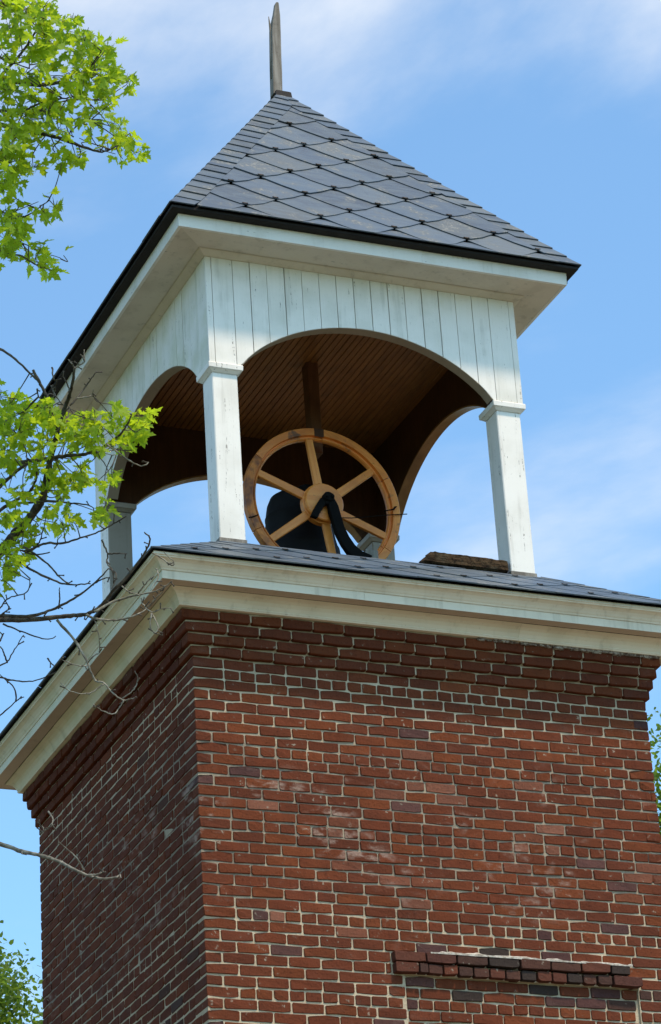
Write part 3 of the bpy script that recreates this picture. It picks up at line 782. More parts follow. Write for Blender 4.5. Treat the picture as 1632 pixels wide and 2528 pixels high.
for a in joints:
    o = link('rim_segment', seg_me, None, bell, HW, (0, R(a), 0))
    if a in (213, 273): o.material_slots[0].link = 'OBJECT'; o.material_slots[0].material = MAT['worn']; o['label'] = 'rim segment with dark worn varnish'
sp_me = prism_me('spoke', [(.10, -.031), (.10, .031), (RI+.012, .026), (RI+.012, -.026)], -.012, .014, lambda p, t: Vector((p[0], t, p[1])), .004); sp_me.materials.append(MAT['varnish2'])
for k in range(6): link('spoke', sp_me, None, bell, HW, (0, R(-(98+60*k)), 0))
hub_me = lathe_me('hub', [(0, -.052), (.134, -.052), (.141, -.046), (.141, -.020), (.150, -.016), (.150, .03), (0, .03)], 48, 'Y'); 
hub_me.polygons.foreach_set('use_smooth', [False]*len(hub_me.polygons)); link('hub', hub_me, MAT['varnish2'], bell, HW)
link('rim_patch', prism_me('rim_patch', [(-.034, .510), (.034, .510), (.036, .571), (-.036, .571)], -.0325, -.028, lambda p, t: Vector((p[0], t, p[1])), 0), MAT['stain'], bell, HW)
link('shaft', tube_me('shaft', [(0, -.10, 0), (0, .62, 0)], [.026, .026], 12), MAT['iron'], bell, HW)
bc = Vector((HUB.x+.010, .15, 0+GZ))
prof = [(.0, 2.085), (.085, 2.085), (.150, 2.075), (.195, 2.045), (.218, 1.99), (.228, 1.93), (.232, 1.90), (.237, 1.895), (.237, 1.885), (.233, 1.88), (.240, 1.80), (.250, 1.72), (.268, 1.64), (.275, 1.635), (.277, 1.62), (.275, 1.61), (.300, 1.54), (.338, 1.475), (.345, 1.455), (.335, 1.45), (.305, 1.47), (.27, 1.56), (.24, 1.70), (.21, 1.90), (.15, 2.03), (0, 2.05)]
link('bell_body', lathe_me('bell_body', [(r, z) for r, z in prof], 56), MAT['bell'], bell, bc)
link('clapper', lathe_me('clapper', [(0, 2.0), (.012, 2.0), (.012, 1.55), (.04, 1.52), (.045, 1.48), (.03, 1.44), (0, 1.43)], 16), MAT['iron'], bell, bc)
yk = [(-.20, .0), (-.20, .30), (.62, .30), (.62, .0), (.55, .0), (.52, .23), (-.10, .23), (-.13, .0)]
link('yoke', prism_me('yoke', [(.0-.10, -.03), (-.10, .05), (.0, .24), (.10, .275), (.42, .275), (.50, .24), (.60, .05), (.60, -.03), (.53, -.03), (.50, .10), (.42, .22), (.10, .22), (.0, .10), (-.03, -.03)], -.035, .035, lambda p, t: Vector((t, p[0]+.18, p[1]))), MAT['iron'], bell, HW)

stand = empty('bell_stand', (HUB.x, .0, 1.0+GZ), 'black iron bell stand bolted to grey timbers behind the wooden wheel', 'bell stand')
def strap(pts_o, pts_i, y0, y1, name):
    poly = pts_o + [(x-.009, z-.007) if i > 2 else (x, z) for i, (x, z) in enumerate(pts_i)][::-1]
    return bevel(prism_me(name, poly, y0, y1, lambda p, t: Vector((p[0], t, p[1]))), .005)
o_ = [(-.105, 1.800), (-.085, 1.832), (-.045, 1.828), (-.012, 1.800), (.010, 1.755), (.026, 1.68), (.045, 1.60), (.075, 1.53), (.115, 1.47), (.165, 1.43), (.24, 1.405)]
i_ = [(-.075, 1.750), (-.070, 1.760), (-.060, 1.762), (-.052, 1.735), (-.042, 1.690), (-.026, 1.62), (-.004, 1.54), (.030, 1.47), (.070, 1.41), (.12, 1.375), (.20, 1.35)]
link('iron_leg', strap(o_, i_, -.405, -.362, 'iron_leg'), MAT['iron'], stand)
o2 = [(-.072, 1.828), (-.115, 1.800), (-.150, 1.745), (-.175, 1.700), (-.196, 1.655)]; i2 = [(-.045, 1.765), (-.085, 1.755), (-.108, 1.715), (-.128, 1.675), (-.140, 1.650)]
link('iron_lever', strap(o2, i2, -.400, -.365, 'iron_lever'), MAT['iron'], stand)
link('bearing_cap', prism_me('bearing_cap', [(-.100, 1.790), (-.088, 1.842), (-.055, 1.848), (-.022, 1.832), (-.020, 1.790), (-.05, 1.775)], -.418, -.358, lambda p, t: Vector((p[0], t, p[1])), .006), MAT['iron'], stand)
for dx in (-.078, -.036): link('bolt', box_me('bolt', HUB.x*0+dx-.010, dx+.010, -.430, -.412, 1.800, 1.820, .003), MAT['iron'], stand)
o3 = [(p[0], p[1]) for p in o_]; 
link('iron_leg', strap(o_, i_, .60, .64, 'iron_leg'), MAT['iron'], stand)
link('iron_leg', strap([(2*HUB.x-p[0], p[1]) for p in o_], [(2*HUB.x-p[0], p[1]) for p in i_], .55, .59, 'iron_leg'), MAT['iron'], stand)
for x in (-.44, .20): link('timber_bearer', box_me('timber_bearer', x, x+.12, -.28, .75, 1.0, 1.36, .006), MAT['old'], stand)
link('timber_bearer', box_me('timber_bearer', .198, .292, -.385, -.29, 1.0, 1.462, .006), MAT['grey'], stand)

# thin wire from the wheel to the right arch
k7 = lambda a, b: (580+a/3.5, 1040+b/3.5)
wp = [on_y(*k7(920, 834), -.37), on_y(*k7(1010, 836), -.36), on_y(*k7(1150, 826), -.35), on_y(*k7(1290, 812), -.345), on_y(*k7(1400, 806), -.345), on_y(*k7(1487, 802), -.33)]
wire = link('wire', tube_me('wire', wp, [.0035]*6, 6), MAT['iron'], None); wire['label'] = 'thin black wire stretched across the lower right of the wooden wheel'; wire['category'] = 'wire'
hk = [on_y(*k7(1288, 778), -.345), on_y(*k7(1330, 768), -.345), on_y(*k7(1368, 762), -.345), on_y(*k7(1385, 742), -.35), on_y(*k7(1396, 738), -.345)]
link('rope_hook', tube_me('rope_hook', hk, [.004, .004, .007, .007, .004], 6), MAT['iron'], bell)
link('rope_hook', tube_me('rope_hook', [on_y(*k7(120, 833), -.338), on_y(*k7(170, 820), -.338), on_y(*k7(202, 808), -.335)], [.004]*3, 6), MAT['iron'], bell)

# rotten timber lying on the skirt roof
vs = []; fs = []; n = 26; rr = random.Random(11)
for i in range(n+1):
    t = i/n; x = .262+.60*t
    for k in range(10):
        a = 2*math.pi*k/10
        ca, sa = math.cos(a), math.sin(a); sq = 1/max(abs(ca), abs(sa))**.85
        nz = .92+.07*mnoise.noise(Vector((x*7, ca*1.5, sa*1.5)))+.11*mnoise.noise(Vector((x*42, ca*4, sa*4)))
        tp = 1.0 if t < .97 else .93
        lean = -.05*(sa > 0)*(1 if t < .12 else 0)*(1-t/.12) if t < .12 else 0
        vs.append((x - lean*1.4*max(sa, 0), ca*.060*sq*nz*tp, sa*.054*sq*nz*tp - .004*t))
for i in range(n):
    for k in range(10): fs.append((i*10+k, i*10+(k+1) % 10, (i+1)*10+(k+1) % 10, (i+1)*10+k))
fs += [tuple(range(9, -1, -1)), tuple(n*10+k for k in range(10))]
lg = link('rotten_timber', fixn(mesh('rotten_timber', vs, fs)), MAT['rotten'], None, (0, -1.125, 1.062+GZ)); lg['label'] = 'short brown rotten timber lying on the slate skirt beside the right belfry post'; lg['category'] = 'timber'

# ================================================================== MAPLE
def maple_geo(seed):
    rr = random.Random(seed); j = lambda s=.03: rr.uniform(-s, s)
    half = [(0, 0), (.10, .02), (.30, -.10), (.26, .06), (.44, .10), (.62, .06), (.52, .22), (.78, .42), (.52, .42), (.48, .52), (.30, .46), (.20, .44), (.26, .66), (.38, .78), (.22, .82), (.14, .96), (0, 1.18)]
    half = [(x+(j() if x else 0), y+j()) for x, y in half]
    fold = rr.uniform(.10, .42); droop = rr.uniform(.0, .45)
    P = lambda x, y, s: (s*x*math.cos(fold), y, abs(x)*math.sin(fold) - droop*y*y*.5 + .04*math.sin(y*6+x*4*s))
    mid = [half[0], (0, .30), (0, .62), half[-1]]
    vs = [P(0, y, 1) for _, y in mid]; fs = []
    for s in (-1, 1):
        b = len(vs); ring = half[1:-1]; vs += [P(x, y, s) for x, y in ring]; n = len(ring)
        tri = [(0, b, b+2)]
        seq = [0] + [b+i for i in range(n)] + [3]
        # fan: lower lobes from point 1, upper lobe from point 2
        for i in range(0, n-1):
            c = 0 if i < 2 else (1 if i < 9 else 2)
            tri_ = (c, b+i, b+i+1); fs.append(tri_ if s > 0 else tri_[::-1])
        for tri_ in ((0, b+2, 1), (1, b+9, 2), (2, b+n-1, 3)): fs.append(tri_ if s > 0 else tri_[::-1])
    # stalk
    b = len(vs); vs += [(-.012, -.55, .05), (.012, -.55, .05), (.012, .02, 0), (-.012, .02, 0)]; fs.append((b, b+1, b+2, b+3))
    v = np.array(vs); v[:, 1] += .55
    return v, fs
LG = [maple_geo(i) for i in range(8)]
LME = [mesh('leaf', g[0], g[1]) for g in LG]
for me in LME: me.materials.append(MAT['leaf'])
tbase = at(-900, 2000, 15.6); tbase.z = 0
maple = empty('maple_tree', tbase, 'maple tree with bright young leaves and bare lower branches reaching in from the left', 'tree')
c6 = lambda x, y: (x/3.314, y/3.314); c7 = lambda x, y: (x/3.409, 820+y/3.409); c8 = lambda x, y: (x/2.75, 1280+y/2.75); c9 = lambda x, y: (x/2.75, 1980+y/2.75)
def smooth(pts, n=5):
    out = []; P = [pts[0]]+pts+[pts[-1]]
    for i in range(1, len(P)-2):
        p0, p1, p2, p3 = P[i-1:i+3]
        for k in range(n):
            t = k/n; out.append(.5*((2*p1)+(p2-p0)*t+(2*p0-5*p1+4*p2-p3)*t*t+(3*p1-p0-3*p2+p3)*t*t*t))
    out.append(pts[-1]); return out
BRANCH_PTS = []
tw_v = []; tw_f = []
def add_twig(p, r):
    v, f = tube_geo(p, r, 5); b = len(tw_v); tw_v.extend(v); tw_f.extend([tuple(b+q for q in g) for g in f])
def branch(cf, pts, d0, d1, w0, w1, name='branch', mat='twig', knots=True, parent=None):
    """w = thickness in photo pixels"""
    n = len(pts); rr = random.Random(hash((pts[0], pts[-1], len(pts))) & 0xffff)
    P3 = []
    for i, p in enumerate(pts):
        u, v = cf(*p); d = d0+(d1-d0)*i/(n-1)+rr.uniform(-.05, .05); P3.append(at(u, v, d))
    P3 = smooth(P3, 6); m_ = len(P3); dd = (d0+d1)/2
    P3 = [p+Vector([rr.uniform(-.0018, .0018) for _ in range(3)]) for p in P3]
    rad = [1.2*max(.5*(w0+(w1-w0)*i/(m_-1))*dd/FPX, .0016)*rr.uniform(.9, 1.12) for i in range(m_)]
    link(name, tube_me(name, P3, rad, 7), MAT[mat], maple, (0, 0, 0))
    BRANCH_PTS.extend(P3)
    if knots:                                # buds and spurs
        for i in range(2, m_-1, 3):
            if rr.random() < .45:
                d = Vector([rr.uniform(-1, 1) for _ in range(3)]); d -= d.dot(FWD)*FWD; d.normalize(); L_ = rr.uniform(.012, .035)
                add_twig([P3[i], P3[i]+d*L_*.6, P3[i]+d*L_], [.0035, .003, .0045])
    return P3
D = 15.2
B = branch
B(c6, [(-600, 760), (-250, 640), (0, 640), (150, 668), (310, 695), (420, 682), (520, 675), (680, 682)], 15.6, D, 16, 5, mat='bark')
B(c6, [(-300, 1000), (0, 910), (160, 905), (330, 905), (450, 932), (520, 960)], 15.6, D+.2, 9, 3)
B(c6, [(-700, 1000), (-300, 970), (0, 1020), (120, 1060), (380, 1100), (550, 1155), (720, 1215), (830, 1246)], 15.6, D-.1, 14, 4, mat='bark')
B(c6, [(-60, 700), (100, 520), (200, 400), (260, 310), (310, 230), (380, 120)], D+.3, D-.2, 7, 3)
B(c6, [(200, 905), (270, 870), (400, 820), (560, 800), (640, 770)], D, D-.2, 5, 2)
B(c6, [(330, 900), (380, 870), (560, 820), (700, 815)], D, D+.2, 5, 2)
B(c6, [(640, 690), (690, 640), (740, 550), (790, 470), (830, 420)], D, D-.2, 5, 2)
B(c6, [(830, 1246), (920, 1215), (1000, 1150), (1060, 1090)], D-.1, D-.2, 4, 1.6)
B(c6, [(560, 1155), (570, 1090), (650, 1015), (740, 985)], D, D, 4, 1.6)
B(c6, [(-200, 1500), (0, 1720), (150, 1772), (240, 1755), (330, 1690), (390, 1650)], D, D-.1, 5, 1.8)
B(c6, [(-200, 1900), (0, 2040), (100, 2080), (180, 2095), (300, 2170), (360, 2180)], D, D-.1, 5, 1.8)
B(c6, [(60, 1940), (190, 1990), (320, 2050), (400, 2080), (500, 2115)], D, D-.1, 3, 1.2)
B(c6, [(-300, 300), (0, 470), (120, 520), (230, 480), (240, 560)], D+.3, D, 6, 2)
B(c7, [(-900, 2600), (-300, 2150), (20, 1830), (130, 1700), (230, 1590), (310, 1480), (360, 1390), (400, 1200), (430, 1050), (470, 900), (500, 760), (560, 600), (600, 480), (630, 300)], 15.6, D-.1, 26, 5, mat='bark')
B(c7, [(-400, 1300), (0, 1130), (200, 1095), (430, 1060), (560, 1040), (700, 1030), (800, 1000), (900, 945), (1000, 870), (1070, 780), (1110, 690)], 15.6, D-.3, 11, 3)
B(c7, [(-400, 1700), (0, 1300), (120, 1190), (230, 1110)], 15.5, D-.1, 9, 5)
B(c7, [(-400, 1800), (0, 1500), (130, 1420), (250, 1340), (300, 1250), (310, 1180)], 15.5, D, 9, 4)
B(c7, [(130, 1440), (400, 1425), (600, 1440), (720, 1450), (790, 1480)], D, D-.1, 5, 2)
B(c7, [(900, 945), (990, 990), (1110, 995)], D-.2, D-.2, 4, 2, 'twig')
B(c7, [(900, 945), (990, 1010), (1090, 1080), (1180, 1125), (1235, 1110), (1250, 1092)], D-.2, D-.2, 4, 2, 'twig', 'sunlit_twig')
B(c7, [(810, 1000), (860, 1020), (980, 1035)], D-.2, D-.2, 3, 1.5, 'twig', 'sunlit_twig')
B(c7, [(-200, 40), (0, 140), (130, 230), (300, 390), (345, 440)], D+.2, D, 6, 4)
B(c7, [(275, 318), (330, 420), (400, 560), (440, 700), (480, 800)], D, D, 6, 7)
for p in ([(590, 490), (560, 420), (528, 368)], [(630, 302), (600, 260), (575, 230)], [(640, 300), (680, 270), (712, 240), (706, 150)], [(600, 610), (660, 540), (740, 430), (800, 350), (810, 330)], [(650, 556), (740, 545), (775, 525), (785, 488)], [(430, 590), (460, 490), (480, 400)], [(440, 300), (450, 390), (480, 410)], [(430, 450), (470, 540), (540, 620)], [(540, 690), (580, 640), (615, 690)], [(315, 475), (320, 530), (340, 565)]):
    B(c7, p, D-.05, D-.1, 4, 1.8, 'twig', 'sunlit_twig' if p[0][0] > 600 else 'twig')
B(c7, [(230, 1850), (300, 1810), (400, 1775), (510, 1780), (650, 1740), (830, 1680), (960, 1610), (1060, 1550)], D, D-.3, 6, 2.5)
B(c7, [(-400, 1760), (0, 1840), (100, 1890), (250, 1990), (450, 2090), (590, 2125), (760, 2115)], 15.6, D-.2, 8, 2.5)
B(c7, [(180, 1800), (270, 1850), (400, 1950), (500, 2060), (580, 2120)], D, D-.2, 5, 3)
B(c7, [(150, 1830), (280, 1870), (420, 1855)], D, D-.1, 4, 2.5, 'twig')
B(c7, [(280, 1830), (330, 1770), (355, 1690)], D, D-.1, 4, 2, 'twig')
BB = 'bare_branch'
B(c8, [(-700, 900), (-300, 720), (0, 690), (150, 690), (350, 675), (500, 660), (590, 650), (680, 600), (760, 500), (860, 400), (940, 300), (1000, 200), (1020, 138), (980, 95)], 15.6, D-.2, 13, 2.5, BB, 'twig')
B(c8, [(-300, 640), (0, 660), (210, 660), (350, 620), (500, 545), (640, 440), (740, 340)], 15.4, D, 9, 2.5, BB)
B(c8, [(590, 655), (650, 682), (780, 690), (900, 665), (1000, 610), (1060, 545)], D-.1, D-.2, 6, 2, BB, 'sunlit_twig')
B(c8, [(640, 635), (780, 562), (930, 520), (1080, 485), (1170, 425)], D-.1, D-.2, 6, 2, BB, 'sunlit_twig')
B(c8, [(385, 690), (510, 830), (590, 970), (610, 1030), (650, 1100), (705, 1115), (760, 1180), (830, 1230), (890, 1225), (925, 1210)], D-.1, D-.4, 6, 2, BB, 'sunlit_twig')
for p in ([(705, 1122), (640, 1170), (570, 1190), (470, 1170), (410, 1115)], [(840, 1235), (800, 1300), (770, 1328), (720, 1315), (670, 1290), (630, 1258)], [(592, 1000), (540, 1000), (480, 985), (405, 952)], [(592, 985), (640, 930), (676, 905), (670, 800), (648, 700)], [(960, 540), (970, 580), (1030, 635), (1100, 612), (1165, 610)], [(1030, 640), (1020, 720), (1045, 775), (1105, 790)], [(1030, 640), (1075, 740), (1050, 778)], [(830, 460), (880, 500), (950, 520)], [(1035, 235), (1100, 270), (1165, 318), (1178, 290), (1110, 225)], [(1060, 340), (1075, 400), (1020, 490)], [(830, 1225), (900, 1170), (935, 1100), (915, 1035)], [(1000, 610), (1040, 560), (1100, 500), (1120, 455)], [(930, 520), (990, 440), (1050, 390)]):
    B(c8, p, D-.3, D-.4, 3.2, 1.6, 'twig', 'sunlit_twig')
for p in ([(20, 715), (150, 770), (310, 820), (380, 800)], [(-200, 1050), (0, 1080), (90, 1100), (220, 1105), (320, 1070), (385, 1040)], [(-100, 720), (0, 610), (60, 540), (180, 500), (205, 410)], [(-80, 1060), (0, 1000), (50, 970), (100, 890), (160, 790)], [(-100, 1420), (0, 1340), (110, 1240), (165, 1210)], [(110, 1240), (95, 1150), (0, 1060)], [(690, 145), (730, 240), (725, 300), (765, 360), (770, 440)], [(730, 240), (800, 238), (860, 238)], [(50, 980), (20, 900), (0, 870)], [(400, 610), (405, 530), (403, 468)], [(0, 660), (40, 630), (75, 612)], [(740, 340), (790, 380), (760, 480)], [(325, 950), (345, 980), (370, 1002)], [(0, 830), (15, 800), (25, 780)], [(640, 440), (700, 410), (745, 400)]):
    B(c8, p, D, D-.2, 4, 1.8, 'twig')
B(c9, [(-500, 120), (-200, 230), (0, 285), (150, 335), (280, 365), (400, 405), (500, 455), (600, 500), (700, 522), (800, 510)], 15.4, D-.5, 11, 4, BB, 'sunlit_twig')
for p in ([(570, 460), (530, 390), (480, 340), (395, 268)], [(600, 495), (650, 492), (690, 480)], [(150, 335), (150, 355)], [(640, 500), (690, 478), (700, 470)], [(790, 512), (815, 495), (820, 515)], [(275, 210), (320, 185), (372, 150)], [(330, 65), (358, 110), (352, 160)], [(270, 160), (290, 170), (300, 190)]):
    B(c9, p, D-.4, D-.5, 4, 2, 'twig', 'sunlit_twig')
# trunk and hidden limbs out of frame
tp = [tbase, tbase+Vector((.05, .02, 3)), at(-900, 1600, 15.6), at(-820, 1000, 15.6), at(-700, 300, 15.6), at(-600, -500, 15.6)]
link('trunk', tube_me('trunk', smooth(tp, 6), list(np.linspace(.20, .05, 31)), 12), MAT['bark'], maple, (0, 0, 0))
for a, b_ in (((-880, 1500), (-264, 1583)), ((-850, 1300), (-117, 1335)), ((-830, 1200), (-120, 1200)), ((-760, 700), (-211, 302)), ((-720, 420), (-181, 229)), ((-850, 1400), (-254, 1607)), ((-870, 1500), (-182, 2023)), ((-700, 300), (-90, 90)), ((-740, 560), (-60, 450)), ((-740, 560), (-60, 573))):
    P3 = smooth([at(*a, 15.6), at((a[0]+b_[0])/2, (a[1]+b_[1])/2-40, 15.7), at(*b_, 15.5)], 6)
    link('limb', tube_me('limb', P3, list(np.linspace(.05, .018, len(P3))), 8), MAT['bark'], maple, (0, 0, 0))
# leaf sprays: (frame, x, y, rx, ry, leaves)
SPR = []
def S(cf, x, y, rx, ry, n, dr=.35):
    if cf is c7 and x > 950: x -= 60
    if cf is c6: x *= .955
    u, v = cf(x, y); sc = {c6: 3.314, c7: 3.409}.get(cf, 1); SPR.append((u, v, rx/sc, ry/sc, n, dr))
for a in ((60, 60, 120, 110, 34), (220, 60, 150, 90, 32), (370, 60, 90, 80, 16), (90, 250, 130, 120, 26), (300, 130, 120, 70, 16), (400, 300, 110, 160, 26), (350, 470, 130, 80, 18), (560, 240, 90, 120, 15), (620, 160, 50, 50, 5), (720, 330, 110, 90, 22), (700, 480, 150, 110, 26), (850, 480, 110, 100, 20), (920, 390, 60, 50, 8), (930, 570, 60, 60, 9), (760, 650, 170, 120, 28), (900, 650, 110, 110, 20), (870, 820, 100, 120, 14), (960, 840, 50, 50, 4), (1090, 690, 70, 75, 11), (700, 800, 110, 130, 10), (550, 770, 130, 110, 16), (800, 930, 90, 70, 9), (640, 980, 70, 60, 6), (740, 1010, 50, 40, 3), (430, 620, 150, 110, 14), (200, 610, 180, 90, 12), (60, 640, 80, 90, 16), (100, 760, 140, 110, 24), (280, 800, 110, 100, 12), (400, 960, 160, 120, 34), (240, 960, 120, 90, 18), (60, 950, 90, 80, 13), (90, 1140, 130, 120, 32), (260, 1100, 130, 80, 14), (500, 1060, 80, 80, 8), (150, 1260, 90, 100, 16), (60, 1330, 90, 120, 30), (140, 1430, 100, 90, 22), (50, 1520, 60, 110, 16), (285, 1370, 60, 50, 8), (470, 1240, 60, 50, 7), (560, 1260, 70, 60, 8), (650, 1280, 60, 70, 9), (530, 1340, 40, 50, 3), (620, 1340, 40, 50, 3), (680, 1130, 30, 30, 2), (770, 1165, 25, 25, 1), (620, 1115, 20, 25, 1), (980, 1010, 50, 40, 4), (960, 1060, 60, 50, 6), (1040, 1060, 50, 60, 5), (1040, 1170, 90, 80, 13), (920, 1165, 40, 40, 3), (1150, 1250, 60, 70, 8), (1160, 1165, 35, 35, 2), (1050, 1300, 40, 40, 3), (990, 1260, 40, 40, 3), (855, 1218, 20, 20, 1), (330, 1650, 40, 80, 1), (380, 1600, 35, 25, 1), (470, 1690, 50, 70, 7), (380, 1740, 45, 55, 5), (320, 1700, 30, 20, 2), (50, 1780, 70, 80, 18), (100, 1840, 100, 100, 28), (70, 1960, 100, 90, 26), (30, 2090, 50, 80, 14), (210, 2120, 40, 40, 3), (350, 2040, 60, 50, 7), (320, 2140, 50, 50, 5), (250, 2060, 40, 40, 3), (440, 2130, 50, 60, 7), (390, 2220, 40, 55, 4), (460, 2220, 30, 40, 3), (245, 2195, 20, 20, 1), (545, 2090, 14, 18, 1), (160, 420, 140, 80, 12), (330, 390, 80, 70, 9), (240, 200, 110, 80, 9), (320, 560, 60, 50, 5), (250, 620, 30, 40, 3), (620, 600, 120, 70, 10), (500, 360, 40, 40, 3), (20, 420, 40, 120, 10), (20, 840, 40, 120, 10)):
    S(c6, *a)
for a in ((80, 620, 110, 90, 26), (40, 750, 80, 120, 22), (190, 680, 110, 90, 20), (150, 850, 150, 110, 30), (370, 640, 70, 70, 12), (300, 780, 130, 90, 20), (400, 760, 80, 110, 14), (470, 690, 40, 30, 3), (60, 980, 90, 110, 16), (230, 1000, 130, 100, 18), (390, 930, 90, 110, 14), (90, 1090, 90, 50, 6), (560, 780, 80, 100, 15), (650, 760, 90, 90, 16), (730, 720, 80, 60, 11), (800, 740, 80, 80, 12), (820, 880, 100, 100, 16), (700, 930, 90, 90, 11), (650, 860, 80, 60, 8), (550, 930, 60, 60, 6), (950, 610, 40, 45, 2), (950, 720, 70, 60, 8), (890, 820, 50, 60, 5), (1060, 670, 35, 40, 2), (1190, 740, 90, 70, 15), (1240, 710, 60, 40, 5), (1150, 820, 80, 60, 9), (1250, 810, 50, 50, 4), (1060, 790, 60, 50, 4), (1130, 910, 60, 60, 7), (970, 930, 45, 40, 3), (1030, 930, 45, 40, 3), (1200, 870, 50, 40, 4), (640, 1060, 30, 30, 2), (360, 1120, 50, 60, 6), (360, 1200, 70, 70, 8), (280, 1200, 60, 50, 5), (430, 1230, 50, 60, 5), (620, 1190, 70, 60, 10), (680, 1150, 50, 50, 5), (620, 1280, 90, 70, 15), (700, 1270, 60, 70, 8), (530, 1230, 40, 50, 4), (570, 1330, 40, 40, 3), (920, 1200, 60, 60, 8), (880, 1250, 30, 40, 3), (950, 1255, 35, 35, 3), (825, 1250, 20, 30, 1), (890, 1440, 45, 50, 4), (840, 1530, 70, 50, 9), (890, 1540, 40, 40, 4), (70, 1330, 90, 70, 10), (60, 1420, 70, 50, 6), (200, 1380, 90, 80, 10), (350, 1330, 70, 80, 8), (470, 1330, 60, 70, 6), (510, 1440, 50, 40, 5), (400, 1470, 60, 60, 6), (130, 1560, 110, 60, 8), (40, 1610, 60, 70, 9), (200, 1620, 80, 60, 6), (330, 1630, 80, 60, 8), (460, 1600, 45, 50, 5), (590, 1560, 50, 50, 5), (540, 1640, 60, 60, 6), (620, 1640, 50, 50, 5), (520, 1710, 25, 40, 2), (110, 1790, 110, 60, 15), (70, 1870, 100, 70, 15), (60, 1980, 80, 70, 14), (20, 2080, 30, 70, 5), (0, 2200, 15, 60, 3), (160, 1880, 60, 50, 6), (240, 1680, 50, 30, 3), (10, 1180, 30, 60, 4), (0, 540, 40, 70, 6)):
    S(c7, *a)
leaves = []
rr = random.Random(21)
def add_leaf(u, v, d, size, fr=None):
    p = at(u, v, d)
    nrm = Vector((0, 0, .55)) - FWD*.25 + Vector([rr.gauss(0, .55) for _ in range(3)]); nrm.normalize()
    tip = Vector((rr.gauss(.25, .6), rr.gauss(-.1, .6), -.75)); tip = (tip - nrm*tip.dot(nrm)).normalized()
    leaves.append((p, nrm, tip, size))
for u, v, rx, ry, n, dr in SPR:
    d0 = D + rr.uniform(-dr, dr)
    if BRANCH_PTS:                            # a twig from the nearest branch to the spray
        c = at(u, v, d0)
        q = min(BRANCH_PTS, key=lambda b: (b-c).length_squared)
        if (q-c).length > .05:
            mid = (q+c)/2+Vector([rr.uniform(-.03, .03) for _ in range(3)]); pts = smooth([q, mid, c], 4); add_twig(pts, list(np.linspace(.0036, .0018, len(pts))))
    for k in range(int(n*1.18+.5)):
        while True:
            a, b_ = rr.uniform(-1, 1), rr.uniform(-1, 1)
            if a*a+b_*b_ < 1: break
        dd = d0+rr.gauss(0, .18); size = rr.uniform(.032, .062)
        uu, vv = u+a*rx, v+b_*ry
        add_leaf(uu, vv-8, dd, size)
        if n > 3 and rr.random() < .5:
            add_twig([at(u+a*rx*.25, v+b_*ry*.25, d0), at(uu, vv-8, dd)], [.0017, .0012])
n_in = len(leaves)
# crown continuing outside the frame
for k in range(2600):
    cu, cv = rr.uniform(-1500, -25), rr.uniform(-900, 1750)
    if ((cu+650)/900)**2+((cv-450)/1300)**2 > 1: continue
    add_leaf(cu+rr.gauss(0, 30), cv+rr.gauss(0, 30), 15.6+rr.gauss(0, 1.0), rr.uniform(.04, .07))
order = sorted(range(n_in), key=lambda i: -leaves[i][3]*(1 if 0 < proj(leaves[i][0])[0] < 420 and proj(leaves[i][0])[1] > 0 else .3))
single = set(order[:300])
AV = []; AF = []; AT = []; base = 0
for i, (p, nrm, tip, size) in enumerate(leaves):
    xx = tip.cross(nrm).normalized(); mt = Matrix((xx, tip, nrm)).transposed(); k = rr.randrange(8)
    if i in single:
        o = link('leaf', LME[k], None, maple, p, mt.to_euler()); o.scale = (size, size, size)
    else:
        v = LG[k][0] @ np.array(mt).T * size + np.array(p); AV.append(v); AF += [tuple(q+base for q in f) for f in LG[k][1]]; AT += [rr.random()]*len(v); base += len(v)
me = mesh('leaf_mass', np.concatenate(AV), AF); a_ = me.attributes.new('tone', 'FLOAT', 'POINT'); a_.data.foreach_set('value', np.array(AT, np.float32))
link('leaf', me, MAT['leaf_j'], maple, (0, 0, 0), kind='stuff')
link('twig', mesh('twig_mass', tw_v, tw_f, True), MAT['twig'], maple, (0, 0, 0), kind='stuff')

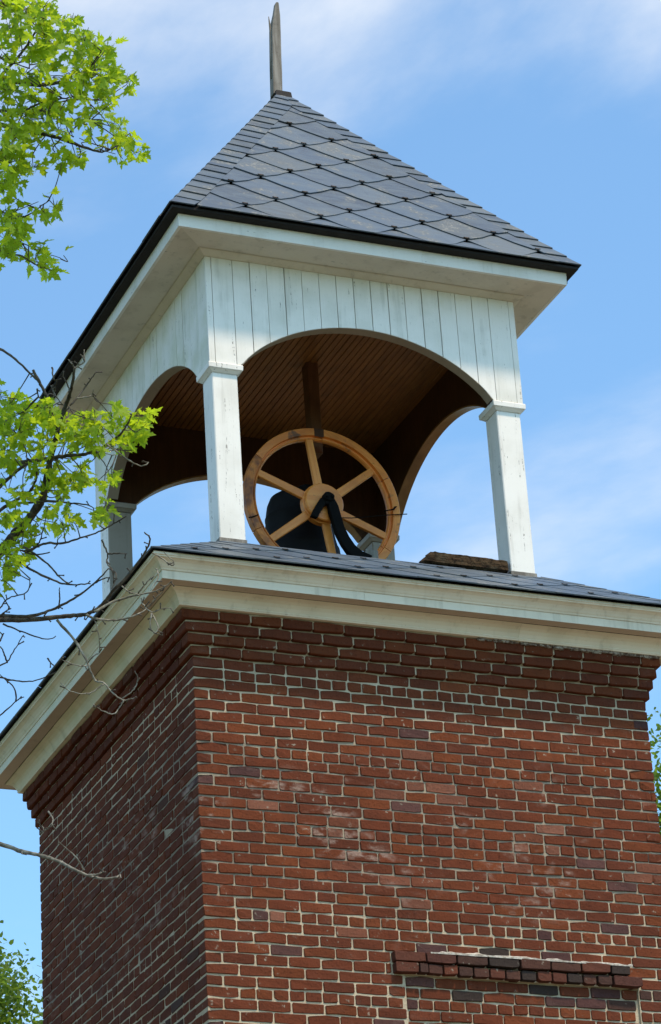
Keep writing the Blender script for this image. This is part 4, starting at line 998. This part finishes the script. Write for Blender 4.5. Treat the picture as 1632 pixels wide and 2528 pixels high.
# ================================================================== TREES BEHIND AND ADDED SHADE TREES
def far_tree(center, rad, seed, label, nl=9000, ls=.085):
    rr = random.Random(seed); rg = np.random.default_rng(seed)
    base_ = Vector((center.x, center.y, 0)); t = empty('leafy_tree', base_, label, 'tree')
    top = center+Vector((0, 0, rad.z*.5))
    P3 = smooth([base_, base_.lerp(center, .5)+Vector((.15, .1, 0)), center, top], 6); link('trunk', tube_me('trunk', P3, list(np.linspace(.28, .04, len(P3))), 10), MAT['bark'], t, (0, 0, 0))
    lv = []; lf = []
    clumps = []
    for i in range(130):
        d = Vector([rr.gauss(0, 1) for _ in range(3)]).normalized(); r = rr.uniform(.45, 1.0)**.6
        bump = 1+.28*mnoise.noise(d*2.2+Vector((seed, 0, 0)))
        c = center+Vector((d.x*rad.x, d.y*rad.y, d.z*rad.z))*r*bump; clumps.append(c)
        s = center+Vector((0, 0, rr.uniform(-.8, .3)*rad.z))
        v, f = tube_geo(smooth([s, (s+c)/2+Vector((0, 0, .15)), c], 4), list(np.linspace(.035, .008, 9)), 5); b = len(lv); lv.extend(v); lf.extend([tuple(b+q for q in g) for g in f])
    link('limb', mesh('limb', lv, lf, True), MAT['bark'], t, (0, 0, 0), kind='stuff')
    V = []; F = []; T = []; b = 0
    quad = np.array([(-.28, 0, 0), (0, -.1, .06), (.28, 0, 0), (.34, .5, -.03), (0, 1.1, -.15), (-.34, .5, -.03)])
    for i in range(nl):
        c = clumps[rr.randrange(len(clumps))]; p = np.array(c)+rg.normal(0, .26, 3)
        a = rg.normal(0, 1, 3)+np.array([0, 0, .5]); a /= np.linalg.norm(a); x = np.cross(a, rg.normal(0, 1, 3)); x /= np.linalg.norm(x); y = np.cross(a, x)
        s = ls*rr.uniform(.7, 1.3); V.append((quad @ np.stack([x, y, a]))*s+p); F += [(b, b+1, b+4, b+5), (b+1, b+2, b+3, b+4)]; T += [rr.random()]*6; b += 6
    me = mesh('foliage', np.concatenate(V), F); a_ = me.attributes.new('tone', 'FLOAT', 'POINT'); a_.data.foreach_set('value', np.array(T, np.float32))
    link('foliage', me, MAT['leaf_far'], t, (0, 0, 0), kind='stuff')
far_tree(at(10, 2740, 46), Vector((2.7, 2.7, 2.2)), 3, 'leafy green tree rising behind the left side of the brick tower', 52000, .075)
far_tree(at(1850, 2200, 46), Vector((2.4, 2.4, 2.4)), 9, 'leafy green tree showing past the right edge of the brick tower', 26000, .075)
far_tree(Vector((-9.5, 3.5, 6.0)), Vector((3.2, 4.6, 4.2)), 15, 'unseen dense tree added left of the tower to shade its left wall', 30000, .13)  # out of view, added to block skylight from the left wall
far_tree(Vector((-9.0, -5.5, 4.2)), Vector((2.6, 3.0, 3.2)), 17, 'unseen small bushy tree added at the left to shade the tower wall', 16000, .12)  # second added tree out of view, dims the left brick wall
